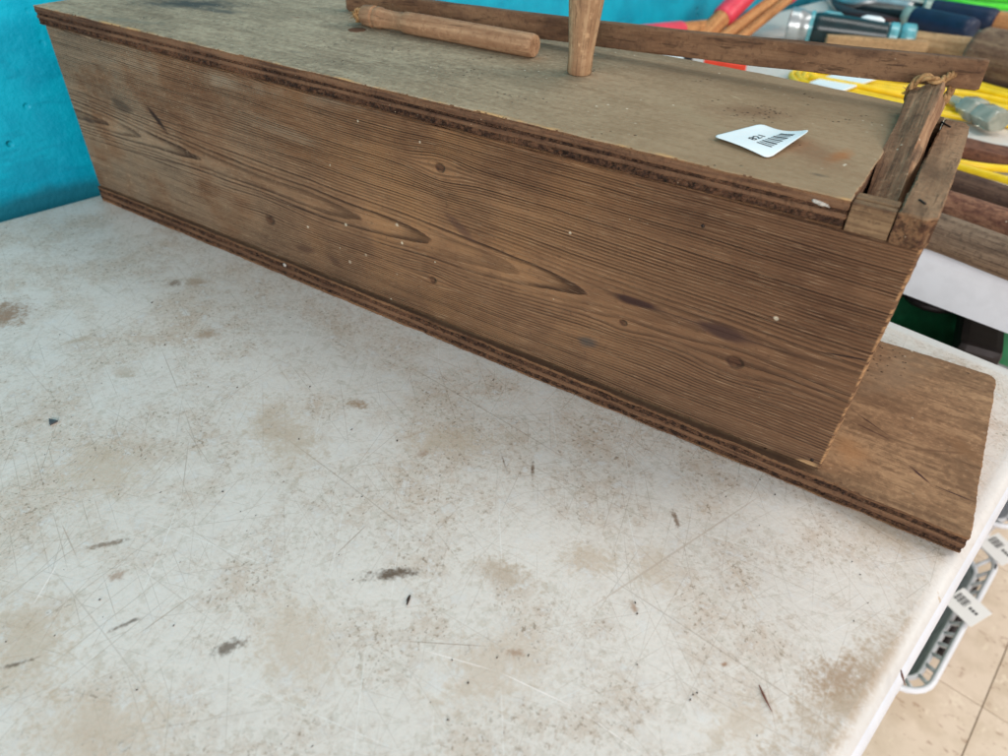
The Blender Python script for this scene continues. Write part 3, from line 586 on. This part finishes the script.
# ---------------------------------------------------------------- stick, bar, rope
def squared(name, A, B, w, h, mat, label, cat, seed, upv=(0, 0, 1), taper=1.0, cutmat=None, amp=.0007, n=48, bow=0.0):
    A, B = Vector(A), Vector(B); X = (B - A); L = X.length; X.normalize(); Y = Vector(upv).cross(X).normalized(); Z = X.cross(Y)
    bm = bmesh.new(); rings = []
    prof = []
    for (sx, sy) in ((-1, -1), (1, -1), (1, 1), (-1, 1)):
        pass
    base = rrect(-.5, .5, -.5, .5, [.12, .12, .12, .12], 2)
    ds = []
    for p, q in zip(base, base[1:] + base[:1]):
        k = max(1, int(math.hypot(q[0] - p[0], q[1] - p[1]) / .13))
        for j in range(k): ds.append((p[0] + (q[0] - p[0]) * j / k, p[1] + (q[1] - p[1]) * j / k))
    ts = [0, .004] + [i / n for i in range(1, n)] + [.996, 1]
    for t in ts:
        s = 1 + (taper - 1) * t; ins = .90 if t in (0, 1) else 1.0
        rg = []
        for (a, b) in ds:
            j = mn.noise(Vector((t * L * 30, a * 3 + seed, b * 3))) * amp + mn.noise(Vector((t * L * 12, a * 14 + seed, b * 14))) * amp * .8
            rg.append(bm.verts.new((t * L, a * w * s * ins + a * j * 2, b * h * s * ins + b * j * 2 - bow * 4 * t * (1 - t))))
        rings.append(rg)
    for r0, r1 in zip(rings, rings[1:]):
        for k in range(len(ds)): bm.faces.new((r0[k], r0[(k + 1) % len(ds)], r1[(k + 1) % len(ds)], r1[k]))
    f0 = bm.faces.new(rings[0]); f1 = bm.faces.new(rings[-1])
    o = mesh(name, bm, [mat, cutmat or mat], None, smooth=True)
    for p in o.data.polygons:
        if len(p.vertices) > 4: p.material_index = 1; p.use_smooth = False
    o.modifiers.new('e', 'EDGE_SPLIT').split_angle = math.radians(40)
    o.matrix_world = Matrix.Translation(A) @ Matrix((X, Y, Z)).transposed().to_4x4()
    return tag(o, label, cat)
st_ = squared('wooden_stick', (.6538, .012, .1490), (.6492, .150, .1808), .0148, .0125, W_STICK, 'short split wooden stick slanting up out of the slot in the box lid', 'stick', 2.0, upv=(-.30, 0, 1), taper=1.16, cutmat=W_RAW, amp=.0016, n=90)
st_.data.materials.append(wood('lit_side_stick_wood', lin(168, 134, 102), lin(136, 102, 74), line=44, dark=lin(120, 84, 60)))  # paler wood for the right-facing side: light from the right put into colour
for p in st_.data.polygons:
    if len(p.vertices) == 4 and p.normal.y < -.72: p.material_index = 2
squared('wooden_bar', (.205, .1540, .1772), (.6720, .1655, .1932), .008, .0158, W_BAR, 'long flat dark wooden bar resting above the rear edge of the box lid', 'wooden bar', 5.0, cutmat=W_RAW, amp=.0004, n=110, bow=.0028)
ROPE = wood('tan_hemp_rope', lin(176, 140, 96), lin(134, 98, 62), along=200, line=100)
def rope_bm(bm, pts, r, pitch=None):
    P = spline(pts, 14); pitch = pitch or r * 7; acc = 0
    for s in range(3):
        Q = []; acc = 0; up = Vector((0, 0, 1))
        for i, p in enumerate(P):
            t = (P[min(i + 1, len(P) - 1)] - P[max(i - 1, 0)]).normalized()
            if i: acc += (p - P[i - 1]).length
            a = t.cross(up); a = a.normalized() if a.length > .05 else Vector((1, 0, 0)); up = a.cross(t).normalized()
            an = acc / pitch * 2 * math.pi + s * 2 * math.pi / 3
            Q.append(p + (a * math.cos(an) + up * math.sin(an)) * r * .5)
        tube(bm, Q, r * .58, 8)
bm = bmesh.new()
rope_bm(bm, [(.6585, .168, .190), (.6565, .1595, .1915), (.6550, .154, .1915), (.6530, .149, .1900), (.6500, .1455, .1905), (.6445, .145, .1915), (.6405, .146, .1875), (.6395, .148, .1805), (.6420, .150, .175), (.650, .153, .1745), (.6575, .1555, .178), (.659, .16, .185)], .0022)
for k in range(14):
    a0 = random.uniform(0, 6.28); s0 = Vector((.6395, .1468, .182)); tube(bm, [s0, s0 + Vector((-.003 + random.uniform(-.002, .001), random.uniform(-.002, .002), random.uniform(-.002, .003)))], [.0003, .0001], 4)
o = mesh('rope', bm, ROPE, None, True); tag(o, 'short tan rope tying the slanting stick to the end of the dark bar', 'rope')
# dowel with a turned neck
D0 = Vector((0.25349, 0.11855, 0.17715)); D1 = Vector((0.40667, 0.12014, 0.17715))
dw = turned('dowel_handle', D0, D1, [(0, .0064), (.008, .0074), (.07, .0079), (.074, .0071), (.082, .0070), (.09, .0078), (.115, .0076), (.135, .0068), (.19, .0064), (.262, .0067), (.27, .0075), (.40, .0078), (.80, .0079), (.985, .0077), (1, .0070)], W_TURN, wob=.05)
tag(dw, 'worn turned wooden dowel handle lying on the box lid in front of the bar', 'dowel')
bm = bmesh.new(); dd = (D0 - D1).normalized()
for k in range(26):
    c0 = D0 + dd * .0045; ax = Vector((random.uniform(-1, 1), random.uniform(-1, 1), random.uniform(-1, 1))).normalized(); a1 = ax.orthogonal().normalized(); a2 = ax.cross(a1); r0 = random.uniform(.0028, .0042)
    tube(bm, [c0 + (a1 * math.cos(t * .5) + a2 * math.sin(t * .5)) * r0 * (1 + .25 * random.random()) for t in range(9)], .0007, 5)
rope_bm(bm, [D0 - dd * .004, D0 + dd * .003 + Vector((0, 0, .001)), D0 + dd * .007 + Vector((-.001, .002, -.001)), D0 + dd * .006 + Vector((.001, .005, -.002)), D0 + dd * .002 + Vector((.0, .004, -.001)), D0 + dd * .005 + Vector((-.001, -.003, -.003))], .0036)
for k in range(70):
    s0 = D0 + dd * .006; tube(bm, [s0, s0 + dd * random.uniform(.001, .006) + Vector((random.uniform(-.003, .003), random.uniform(-.003, .003), random.uniform(-.004, .002)))], [.0004, .00015], 4)
o = mesh('rope_end', bm, ROPE, None, True); tag(o, 'frayed knot of tan rope at the left end of the dowel', 'rope')
# turned peg
pg = turned('wooden_peg', (.4495, .1052, ZT + .0004), (.4515, .105, ZT + .098), [(0, .0072), (.01, .0080), (.10, .0080), (.11, .0079), (.35, .0100), (.60, .0124), (.80, .0135), (.92, .0120), (.98, .0075), (1, .002)], W_PEG, wob=.03, seg=32)
tag(pg, 'pale turned wooden peg standing upright on the box lid, wider at its top', 'peg')

# ---------------------------------------------------------------- price label with number and barcode
A00, A10, A01, A11 = (Vector(v) for v in ((.5640, .0390, ZT + .0018), (.5785, .0767, ZT + .0012), (.5969, .0284, ZT + .0006), (.606, .0688, ZT + .0058)))
def lab(u, v, off=0.0):
    p = A00 * (1 - u) * (1 - v) + A10 * u * (1 - v) + A01 * (1 - u) * v + A11 * u * v
    p = p.copy(); p.z += -.0028 * math.sin(math.pi * v) * u * .8 + .0008 * math.sin(math.pi * v) * (1 - u) + off
    p.z = max(p.z, ZT + .0004 + off); return p
def lab_grid(u0, u1, v0, v1, nu, nv, off, rc=0.0):
    bm = bmesh.new(); g = []
    for i in range(nv + 1):
        t = i / nv; e = min(t, 1 - t); ins = rc - math.sqrt(max(0, rc * rc - (rc - e) ** 2)) if e < rc else 0
        g.append([bm.verts.new(lab(u0 + (u1 - u0) * (ins + (1 - 2 * ins) * k / nu), v0 + (v1 - v0) * t, off)) for k in range(nu + 1)])
    for i in range(nv):
        for k in range(nu): bm.faces.new((g[i][k], g[i][k + 1], g[i + 1][k + 1], g[i + 1][k]))
    return bm
PAPER = plain('white_label_paper', lin(232, 240, 242), .5, .4, var=.02)
INK = plain('black_print_ink', lin(42, 42, 46), .6, var=.3, sc=900)
PL = thing('price_label', 'white curling price label numbered 821 with a barcode, on the box lid', 'price label')
o = mesh('paper', lab_grid(0, 1, 0, 1, 24, 48, 0, .10), PAPER, PL, True); sm = o.modifiers.new('s', 'SOLIDIFY'); sm.thickness = .00012; sm.offset = -1
bars = [(0, .05), (.11, .03), (.20, .07), (.34, .03), (.43, .06), (.56, .03), (.64, .08), (.79, .03), (.88, .05), (.96, .04)]
bmx = bmesh.new()
for a, w in bars:
    b1 = lab_grid(.27 + a * .56, .27 + (a + w) * .56, .57, .84, 1, 6, .00025); me_ = bpy.data.meshes.new('t'); b1.to_mesh(me_); b1.free(); bmx.from_mesh(me_)
mesh('barcode', bmx, INK, PL)
cu = bpy.data.curves.new('t', 'FONT'); cu.body = '821'; cu.size = 1.0; cu.offset = .018; to = bpy.data.objects.new('t', cu); COL.objects.link(to)
me_ = bpy.data.meshes.new_from_object(to.evaluated_get(bpy.context.evaluated_depsgraph_get())); bpy.data.objects.remove(to)
for v in me_.vertices: v.co = lab(.31 + v.co.x * .20, .49 - v.co.y * .19, .00025)
me_.materials.append(INK); o = bpy.data.objects.new('number', me_); COL.objects.link(o); o.parent = PL

# ---------------------------------------------------------------- things on the second table
YEL = plain('yellow_vinyl_cable', lin(246, 204, 14), .35, .5, var=.12)
cord = thing('extension_cord', 'coiled yellow extension cord with clear plug end lying behind the wooden box', 'extension cord')
bm = bmesh.new()
def lerp(a, b, t): return Vector(a) + (Vector(b) - Vector(a)) * t
F = [Vector(p) for p in ((0.46348, 0.79696, 0.00600), (0.53427, 0.79297, 0.00600), (0.59740, 0.78664, 0.00600), (0.66345, 0.79577, 0.00600), (0.72092, 0.80497, 0.00600), (0.79796, 0.78549, 0.00600), (0.89314, 0.72343, 0.00600))]
K = [Vector(p) for p in ((0.43977, 0.92509, 0.00600), (0.49787, 0.97112, 0.00600), (0.56467, 0.99498, 0.00600), (0.64046, 1.01271, 0.00600), (0.71030, 0.97643, 0.00600), (0.79731, 0.95063, 0.00600), (0.90399, 0.87387, 0.00600))]
for i, t in enumerate((0, .13, .26, .40, .53, .66, .80, .92, .2, .6)):
    P = [lerp(a, b, t + .03 * math.sin(k * 1.3 + i * 2)) + Vector((0, 0, (.007 if i > 7 else 0) + .0015 * math.sin(k + i))) for k, (a, b) in enumerate(zip(F, K))]
    if i < 4:
        Q = [lerp(F[0], K[0], .92 - t) + Vector((.01, 0, .001))]; md = (P[0] + Q[0]) / 2 + Vector((-.030 + .009 * i, .0, .001 * i)); P = [Q[0], lerp(Q[0], md, .75) + Vector((0, .012 - .003 * i, 0)), md, lerp(P[0], md, .75) - Vector((0, .012 - .003 * i, 0))] + P
    tube(bm, spline(P, 10), .0046, 12)
for A_, B_, C_ in (((0.64699, 0.60741, 0.00600), (0.70823, 0.61185, 0.00600), (0.77963, 0.64675, 0.00600)), ((0.64795, 0.60048, 0.00600), (0.71019, 0.58851, 0.00600), (0.78120, 0.56877, 0.00600))):
    tube(bm, spline([A_, B_, C_], 10), .0042, 12)
mesh('cable', bm, YEL, cord, True)
bm = bmesh.new(); A_, B_ = Vector((0.49296, 0.84286, 0.01200)), Vector((0.51668, 0.83623, 0.01200))
dirx = (B_ - A_).normalized(); sd = Vector((-dirx.y, dirx.x, 0)); mtx = Matrix.Translation((A_ + B_) / 2) @ Matrix((dirx, sd, Vector((0, 0, 1)))).transposed().to_4x4()
box(bm, -.024, .026, -.055, .050, .0015, .0040, .001, mtx); mesh('wrap_label', bm, PAPER, cord)
m = M('clear_yellowish_plastic', .18, .5); m.color(m.mix(lin(236, 236, 214), lin(206, 210, 190), m.noise(60, 60, 60, 1.0, 3).ramp(.4, .6))); m.b.inputs['Transmission Weight'].default_value = .6; CLEAR = m.m
pa, pb = (0.64345, 0.82669, 0.01800), (0.70820, 0.75485, 0.01800)
pl = turned('plug', pa, pb, [(0, .006), (.25, .009), (.32, .015), (.36, .018), (.60, .018), (.63, .015), (.67, .018), (.97, .018), (1, .016)], CLEAR, cord, 6, .8)
b3 = turned('plug_core', pa, pb, [(.3, .0085), (.9, .0085)], plain('grey_socket_core', lin(120, 126, 122), .4), pl, 8, .8); b3.location = (0, 0, 0); b3.rotation_quaternion = (1, 0, 0, 0)
W_H1 = wood('grey_brown_handle_wood', lin(134, 112, 92), lin(104, 84, 68), dark=lin(60, 46, 38))
W_H2 = wood('dark_brown_handle_wood', lin(96, 72, 58), lin(72, 52, 42), dark=lin(50, 32, 28))
W_H3 = wood('rust_red_handle_wood', lin(146, 104, 80), lin(104, 68, 54), dark=lin(66, 40, 34), along=60)
W_L = wood('pale_handle_wood', lin(190, 156, 116), lin(160, 126, 90)); W_O = wood('orange_varnished_wood', lin(206, 150, 98), lin(176, 118, 74))
def ext(a, b, k0, k1): a, b = Vector(a), Vector(b); return a + (b - a) * k0, a + (b - a) * k1
def handle(name, a, b, k0, k1, prof, mat, label, cat, flat=1.0, wob=.06, seg=24, group=None):
    A, B = ext(a, b, k0, k1); o = turned(name, A, B, prof, mat, None, seg, flat, wob); return tag(o, label, cat, group)
handle('tool_handle', (0.67783, 0.37252, 0.01750), (0.74278, 0.35263, 0.01750), -.9, 5.0, [(0, .014), (.02, .017), (.3, .0165), (.6, .0158), (.96, .019), (1, .014)], W_H1, 'grey brown wooden handle lying nearest the front edge of the second table', 'tool handle')
handle('tool_handle', (0.67753, 0.44476, 0.01600), (0.73861, 0.42761, 0.01600), -.8, 5.0, [(0, .012), (.02, .0145), (.5, .0145), (1, .013)], W_H3, 'rough rust-red wooden handle lying just behind the nearest grey brown one', 'tool handle', wob=.12)
handle('tool_handle', (0.67696, 0.49519, 0.01800), (0.73476, 0.47535, 0.01800), -.6, 5.0, [(0, .014), (.02, .0165), (.5, .016), (1, .013)], W_H2, 'smooth dark brown wooden handle in front of the thin yellow cable strands', 'tool handle')
A, B = ext((0.67185, 0.65888, 0.00800), (0.72943, 0.65455, 0.00800), -.5, 5.0)
squared('rusty_bar', A, B, .040, .014, wood('flaking_rusty_metal', lin(132, 88, 66), lin(98, 62, 48), along=80, dark=lin(70, 44, 36)), 'flat flaking rusty brown bar lying just beyond the end of the box', 'rusty bar', 9.0, amp=.0012)
handle('mallet_head', (0.65327, 1.04641, 0.03600), (0.75970, 0.99128, 0.03600), -.1, 1.6, [(0, .022), (.02, .031), (.06, .036), (.5, .038), (.94, .036), (1, .028)], wood('mallet_head_wood', lin(146, 120, 96), lin(112, 86, 70), dark=lin(78, 54, 46), line=20), 'thick round brown wooden mallet head to the right behind the bar end', 'mallet head', wob=.05)
handle('tool_handle', (0.52813, 1.15445, 0.01600), (0.63935, 1.15776, 0.01600), -.2, 1.0, [(0, .012), (.03, .016), (.6, .018), (.98, .019), (1, .016)], W_L, 'pale wooden handle lying left of the thick brown mallet head', 'tool handle')
handle('tool_handle', (0.64761, 1.43266, 0.01600), (0.72804, 1.41439, 0.01600), 0, 1.6, [(0, .014), (.03, .020), (.98, .020), (1, .016)], W_O, 'stub of orange brown wood behind the thick mallet head at the right', 'tool handle')
A, B = ext((0.48750, 1.03858, 0.02000), (0.57697, 1.07798, 0.02000), -.6, 1.0)
squared('wood_strip', A, B, .012, .03, W_L, 'narrow pale wooden strip just showing above the dark bar', 'wood strip', 3.3)
NAVY = plain('navy_blue_grip', lin(22, 38, 66), .45, .4, var=.3); FER = plain('pale_green_ferrule', lin(150, 170, 160), .4, .5, .3); BLK = plain('black_blade_steel', lin(44, 38, 38), .5, .5, .5); SIL = plain('worn_silver_metal', lin(190, 195, 195), .3, .5, .7)
def grip_tool(f0, f1, b1, t0, r, label):
    t = thing('gripped_tool', label, 'garden tool', f0)
    inv = Matrix.Translation(-Vector(f0))
    for nm, a, b, pr, mt in (('grip', f1, b1, [(0, r * .95), (.03, r), (.9, r * 1.1), (.98, r), (1, r * .8)], NAVY), ('ferrule', f0, f1, [(0, r * .7), (.2, r * .95), (1, r * .95)], FER), ('tang', t0, f0, [(0, r * .25), (1, r * .5)], BLK)):
        o = turned(nm, Vector(a) - Vector(f0), Vector(b) - Vector(f0), pr, mt, t, 20)
    return t
grip_tool((0.50154, 1.33902, 0.02200), (0.52180, 1.33353, 0.02200), (0.62741, 1.27577, 0.02200), (0.37950, 1.42506, 0.01200), .020, 'tool with navy blue grip and pale ferrule, nearer of the two')
grip_tool((0.51943, 1.44928, 0.02200), (0.53741, 1.45215, 0.02200), (0.65288, 1.42102, 0.02200), (0.40126, 1.56778, 0.01200), .018, 'tool with navy blue grip behind the nearer one, end against orange wood')
bm = bmesh.new()
tube(bm, spline([(0.34219, 1.47398, 0.01200), (0.40335, 1.35626, 0.01400), (0.46473, 1.32455, 0.01600), (0.52494, 1.34310, 0.01400)], 8), [.004 + .02 * math.sin(math.pi * min(1, k / 24)) for k in range(25)], 10, True, .3)
tag(mesh('shear_blade', bm, plain('dark_red_brown_blade', lin(58, 32, 32), .5, .4, .3), None, True), 'dark curved shear blade lying behind the black flashlight', 'shear blade')
bm = bmesh.new()
tube(bm, spline([(0.31840, 1.54017, 0.01200), (0.38890, 1.41582, 0.02000), (0.44540, 1.40569, 0.03000), (0.50625, 1.39500, 0.03000)], 8), .009, 10)
tag(mesh('steel_rod', bm, SIL, None, True), 'pale steel rod lying above the dark shear blade', 'steel rod')
# flashlight
FA, FB = Vector((0.35080, 1.09189, 0.02600)), Vector((0.55160, 1.12819, 0.02400))
fl_ = thing('flashlight', 'dark teal and silver flashlight lying above the dark wooden bar', 'flashlight', FA)
d_f = FB - FA
TDK = plain('dark_teal_plastic', lin(14, 44, 48), .25, .5, var=.3); TCL = plain('pale_teal_plastic', lin(104, 176, 184), .2, .6, var=.3)
for nm, t0, t1, pr, mt in (('lens_head', 0, .2, [(0, .024), (.05, .029), (.5, .029), (.6, .026), (1, .024)], SIL), ('body', .2, .78, [(0, .024), (.05, .026), (.6, .024), (1, .021)], TDK),
                           ('tail_ring', .79, .87, [(0, .020), (.15, .023), (.85, .023), (1, .02)], TCL), ('tail_ring', .88, 1.0, [(0, .020), (.15, .024), (.85, .024), (1, .018)], TCL), ('collar', .17, .2, [(0, .027), (1, .027)], TCL)):
    turned(nm, d_f * t0, d_f * t1, pr, mt, fl_, 20)
sdv = Vector((-d_f.y, d_f.x, 0)).normalized()
for t0, t1, mt, nm in ((.25, .42, TCL, 'teal_band'), (.56, .74, PAPER, 'white_sticker')):
    A, B = d_f * t0 + Vector((0, 0, .018)) + sdv * .012, d_f * t1 + Vector((0, 0, .017)) + sdv * .012
    turned(nm, A, B, [(0, .006), (.2, .0095), (.8, .0095), (1, .006)], mt, fl_, 12)
# red-dipped wooden handles leaning on the wall end
PINK = plain('pink_red_grip', lin(226, 62, 84), .4, .5, var=.15)
def dipped(a, b, r, frac0, frac1, label, gap=False):
    a, b = Vector(a), Vector(b); t = thing('dipped_handle', label, 'tool handle', a); D = b - a
    turned('shaft', Vector((0, 0, 0)), D, [(0, r * .7), (.04, r), (.9, r), (1, r * .8)], W_O, t, 18)
    turned('red_grip', D * frac0, D * frac1, [(0, r * 1.05), (.05, r * 1.2), (.95, r * 1.2), (1, r)], PINK, t, 18)
dipped((0.23672, 0.96669, 0.00407), (0.26821, 1.11444, 0.07186), .016, .42, 1.02, 'thick wooden handle with a broad pink-red grip, beside the teal wall')
dipped((0.26488, 0.97890, 0.00277), (0.31286, 1.20399, 0.06553), .012, .80, 1.02, 'orange wooden handle with pink-red tip, nearest the silver flashlight head')
dipped((0.29009, 0.97725, 0.00359), (0.33373, 1.18201, 0.06414), .008, .86, 1.02, 'thin orange wooden rod lying alongside the orange handle')
dipped((0.23827, 1.02195, 0.02061), (0.19328, 0.81089, 0.03727), .011, .45, 1.02, 'short wooden handle with pink tip, leftmost beside the teal wall')
GRN = plain('bright_green_cable', lin(80, 220, 50), .4, .4, var=.15)
bm = bmesh.new()
for i in range(5):
    P = [(0.48968, 1.73567, 0.01000), (0.55882, 1.67520, 0.01000), (0.61815, 1.66987, 0.01000), (0.70096, 1.71328, 0.01000), (0.79207, 1.81872, 0.01000)]
    P = [Vector(p) + Vector((0, .05 * (i - .5), .008 * (i % 2))) for p in P]; tube(bm, spline(P, 8), .007, 10)
tag(mesh('power_cord', bm, GRN, None, True), 'coils of bright green cord at the far right of the second table', 'cord')
# small things showing under the bar
A, B = ext((0.23017, 0.81561, 0.00800), (0.26763, 0.82272, 0.00800), -.3, 1.0)
wp = turned('white_marker', A, B, [(0, .006), (.1, .008), (.8, .008), (1, .0075)], PAPER, None, 14); tag(wp, 'white marker with black end, showing beneath the dark bar', 'marker')
o = turned('black_end', (0, 0, 0), (.012, 0, 0), [(0, .0086), (1, .0084)], BLK, wp, 14); o.location = ((B - A).length, 0, 0)
A, B = ext((0.29936, 0.82571, 0.00800), (0.36162, 0.83907, 0.00800), 0, 1.0)
squared('orange_strip', A, B, .02, .014, plain('orange_red_plastic', lin(236, 62, 28), .4, .5, var=.1), 'bright orange-red plastic strip showing beneath the dark bar', 'plastic strip', 1.0)

# ---------------------------------------------------------------- between and under the tables
GB = plain('green_woven_fabric', lin(26, 116, 74), .7, .3, var=.45, sc=18, bump=.004)
gb = thing('green_bag', 'crumpled green bag standing in the gap between the two tables', 'bag', fromuw(.525, .66, FZ), -TH)
bm = bmesh.new(); nx, ny = 46, 28
def gz(i, j): u, w = i / nx, j / ny; e = min(u, 1 - u, w, 1 - w); return .60 + .05 * mn.noise(Vector((u * 5, w * 4, 2))) + .025 * mn.noise(Vector((u * 15, w * 9, 5))) - .12 * max(0, .12 - e) / .12
G = [[bm.verts.new(((i / nx - .5) * .30, (j / ny - .5) * .40, gz(i, j))) for i in range(nx + 1)] for j in range(ny + 1)]
for j in range(ny):
    for i in range(nx): bm.faces.new((G[j][i], G[j][i + 1], G[j + 1][i + 1], G[j + 1][i]))
rim_ = [G[0][i] for i in range(nx + 1)] + [G[j][nx] for j in range(1, ny + 1)] + [G[ny][i] for i in range(nx - 1, -1, -1)] + [G[j][0] for j in range(ny - 1, 0, -1)]
low = [bm.verts.new((v.co.x * .96, v.co.y * .96, .0)) for v in rim_]; mid = [bm.verts.new((v.co.x * (1.02 + .03 * mn.noise(v.co * 9)), v.co.y * 1.05, .3)) for v in rim_]
for k in range(len(rim_)):
    k2 = (k + 1) % len(rim_); bm.faces.new((rim_[k], rim_[k2], mid[k2], mid[k])); bm.faces.new((mid[k], mid[k2], low[k2], low[k]))
bm.faces.new(low); mesh('sack', bm, GB, gb, True)
for k, (uu, rr) in enumerate(((.02, .026), (.065, .028))):
    b4 = bmesh.new(); tube(b4, [(uu + math.cos(a * .4) * rr, -.02 + math.sin(a * .4) * rr * 1.2, .635) for a in range(17)], .0045, 8); mesh('strap', b4, BLK, gb, True)
b4 = bmesh.new(); box(b4, .085, .125, -.15, .10, .62, .65, .008, Matrix.Rotation(.25, 4, 'Z')); mesh('strap', b4, BLK, gb)
WHP = plain('white_basket_plastic', lin(232, 234, 240), .35, .5, var=.04)
GRW = plain('shaded_basket_side', lin(206, 208, 214), .5)  # greyer than the rim: shade inside the basket put into the colour
def basket(c, rot, lx, ly, h, label):
    t = thing('basket', label, 'basket', c, rot, 'white slotted plastic baskets')
    def ringpts(sc, z_): return [(p[0], p[1], z_) for p in rrect(-lx / 2 * sc, lx / 2 * sc, -ly / 2 * sc, ly / 2 * sc, [.045 * sc] * 4, 6)]
    b5 = bmesh.new(); r_ = ringpts(1.0, h); tube(b5, r_ + r_[:2], .0048, 10, False); mesh('rim', b5, WHP, t, True)
    r1 = ringpts(.86, h - .016); r2 = ringpts(.76, .006)
    b5 = bmesh.new(); tube(b5, r1 + r1[:2], .004, 8, False); tube(b5, r2 + r2[:2], .005, 8, False); mesh('hoop', b5, WHP, t, True)
    n_ = 40; b5 = bmesh.new()
    def along(r_, s):
        L_ = [0]; q = r_ + r_[:1]
        for a, b in zip(q, q[1:]): L_.append(L_[-1] + math.dist(a, b))
        s *= L_[-1]
        for k in range(len(L_) - 1):
            if L_[k + 1] >= s: return Vector(q[k]).lerp(Vector(q[k + 1]), (s - L_[k]) / max(1e-9, L_[k + 1] - L_[k]))
        return Vector(q[-1])
    for k in range(n_): tube(b5, [along(ringpts(1.0, h), k / n_), along(r1, k / n_)], .0034, 6)
    mesh('rib', b5, WHP, t, True)['kind'] = 'stuff'
    b5 = bmesh.new(); va = [[b5.verts.new(p) for p in q] for q in (r1, r2)]
    for k in range(len(r1)): b5.faces.new((va[0][k], va[0][(k + 1) % len(r1)], va[1][(k + 1) % len(r1)], va[1][k]))
    o = mesh('side_wall', b5, GRW, t, True); o.modifiers.new('s', 'SOLIDIFY').thickness = .002
    b5 = bmesh.new(); vs5 = [b5.verts.new(p) for p in r2]; b5.faces.new(vs5); vs6 = [b5.verts.new((p[0], p[1], .002)) for p in r2]; b5.faces.new(vs6[::-1])
    for k in range(len(r2)): b5.faces.new((vs5[k], vs5[(k + 1) % len(r2)], vs6[(k + 1) % len(r2)], vs6[k]))
    mesh('basket_floor', b5, WHP, t); return t
TAGP = plain('white_tag_card', lin(246, 244, 242), .5, .3, var=.02)
def hang_tag(p, yaw, tilt, label, size=(.052, .034)):
    t = thing('price_tag', label, 'price tag', p); t.rotation_euler = (tilt, 0, yaw)
    b6 = bmesh.new(); box(b6, -size[0] / 2, size[0] / 2, -size[1] / 2, size[1] / 2, -.0005, .0005, .0003); mesh('card', b6, TAGP, t)
    b6 = bmesh.new()
    for k in range(9): box(b6, .002 + k * .0022, .002 + k * .0022 + (.0014 if k % 3 else .0007), -.011, .004, .0006, .0008)
    mesh('barcode', b6, INK, t)
    b6 = bmesh.new()
    for k in range(3): box(b6, -.016 + k * .005, -.0125 + k * .005, -.004, .001, .0006, .0008)
    mesh('print', b6, INK, t)
bka = 1.3642
basket((0.82062, 0.60585, -0.74000), bka, .36, .24, .10, 'white slotted plastic basket on the floor below the table edge, nearest the camera')
basket((0.90676, 1.01692, -0.74000), bka, .36, .24, .10, 'white slotted plastic basket on the floor, farther one at the right edge')
hang_tag((0.93256, 0.59741, -0.62500), bka + 1.2, -.25, 'white barcode tag on the rim of the nearer white basket', (.050, .042))
hang_tag((0.96605, 0.75204, -0.62500), bka + 1.1, -.25, 'white barcode tag on the rim of the farther white basket', (.050, .042))
A = Vector((0.92293, 0.53532, -0.68000)); B = Vector((0.95307, 0.72343, -0.68000))
o = turned('black_rod', A, B, [(0, .006), (.05, .009), (.95, .009), (1, .006)], BLK, None, 16); tag(o, 'dark rod lying inside the nearer white basket', 'rod')

SC.render.engine = 'CYCLES'
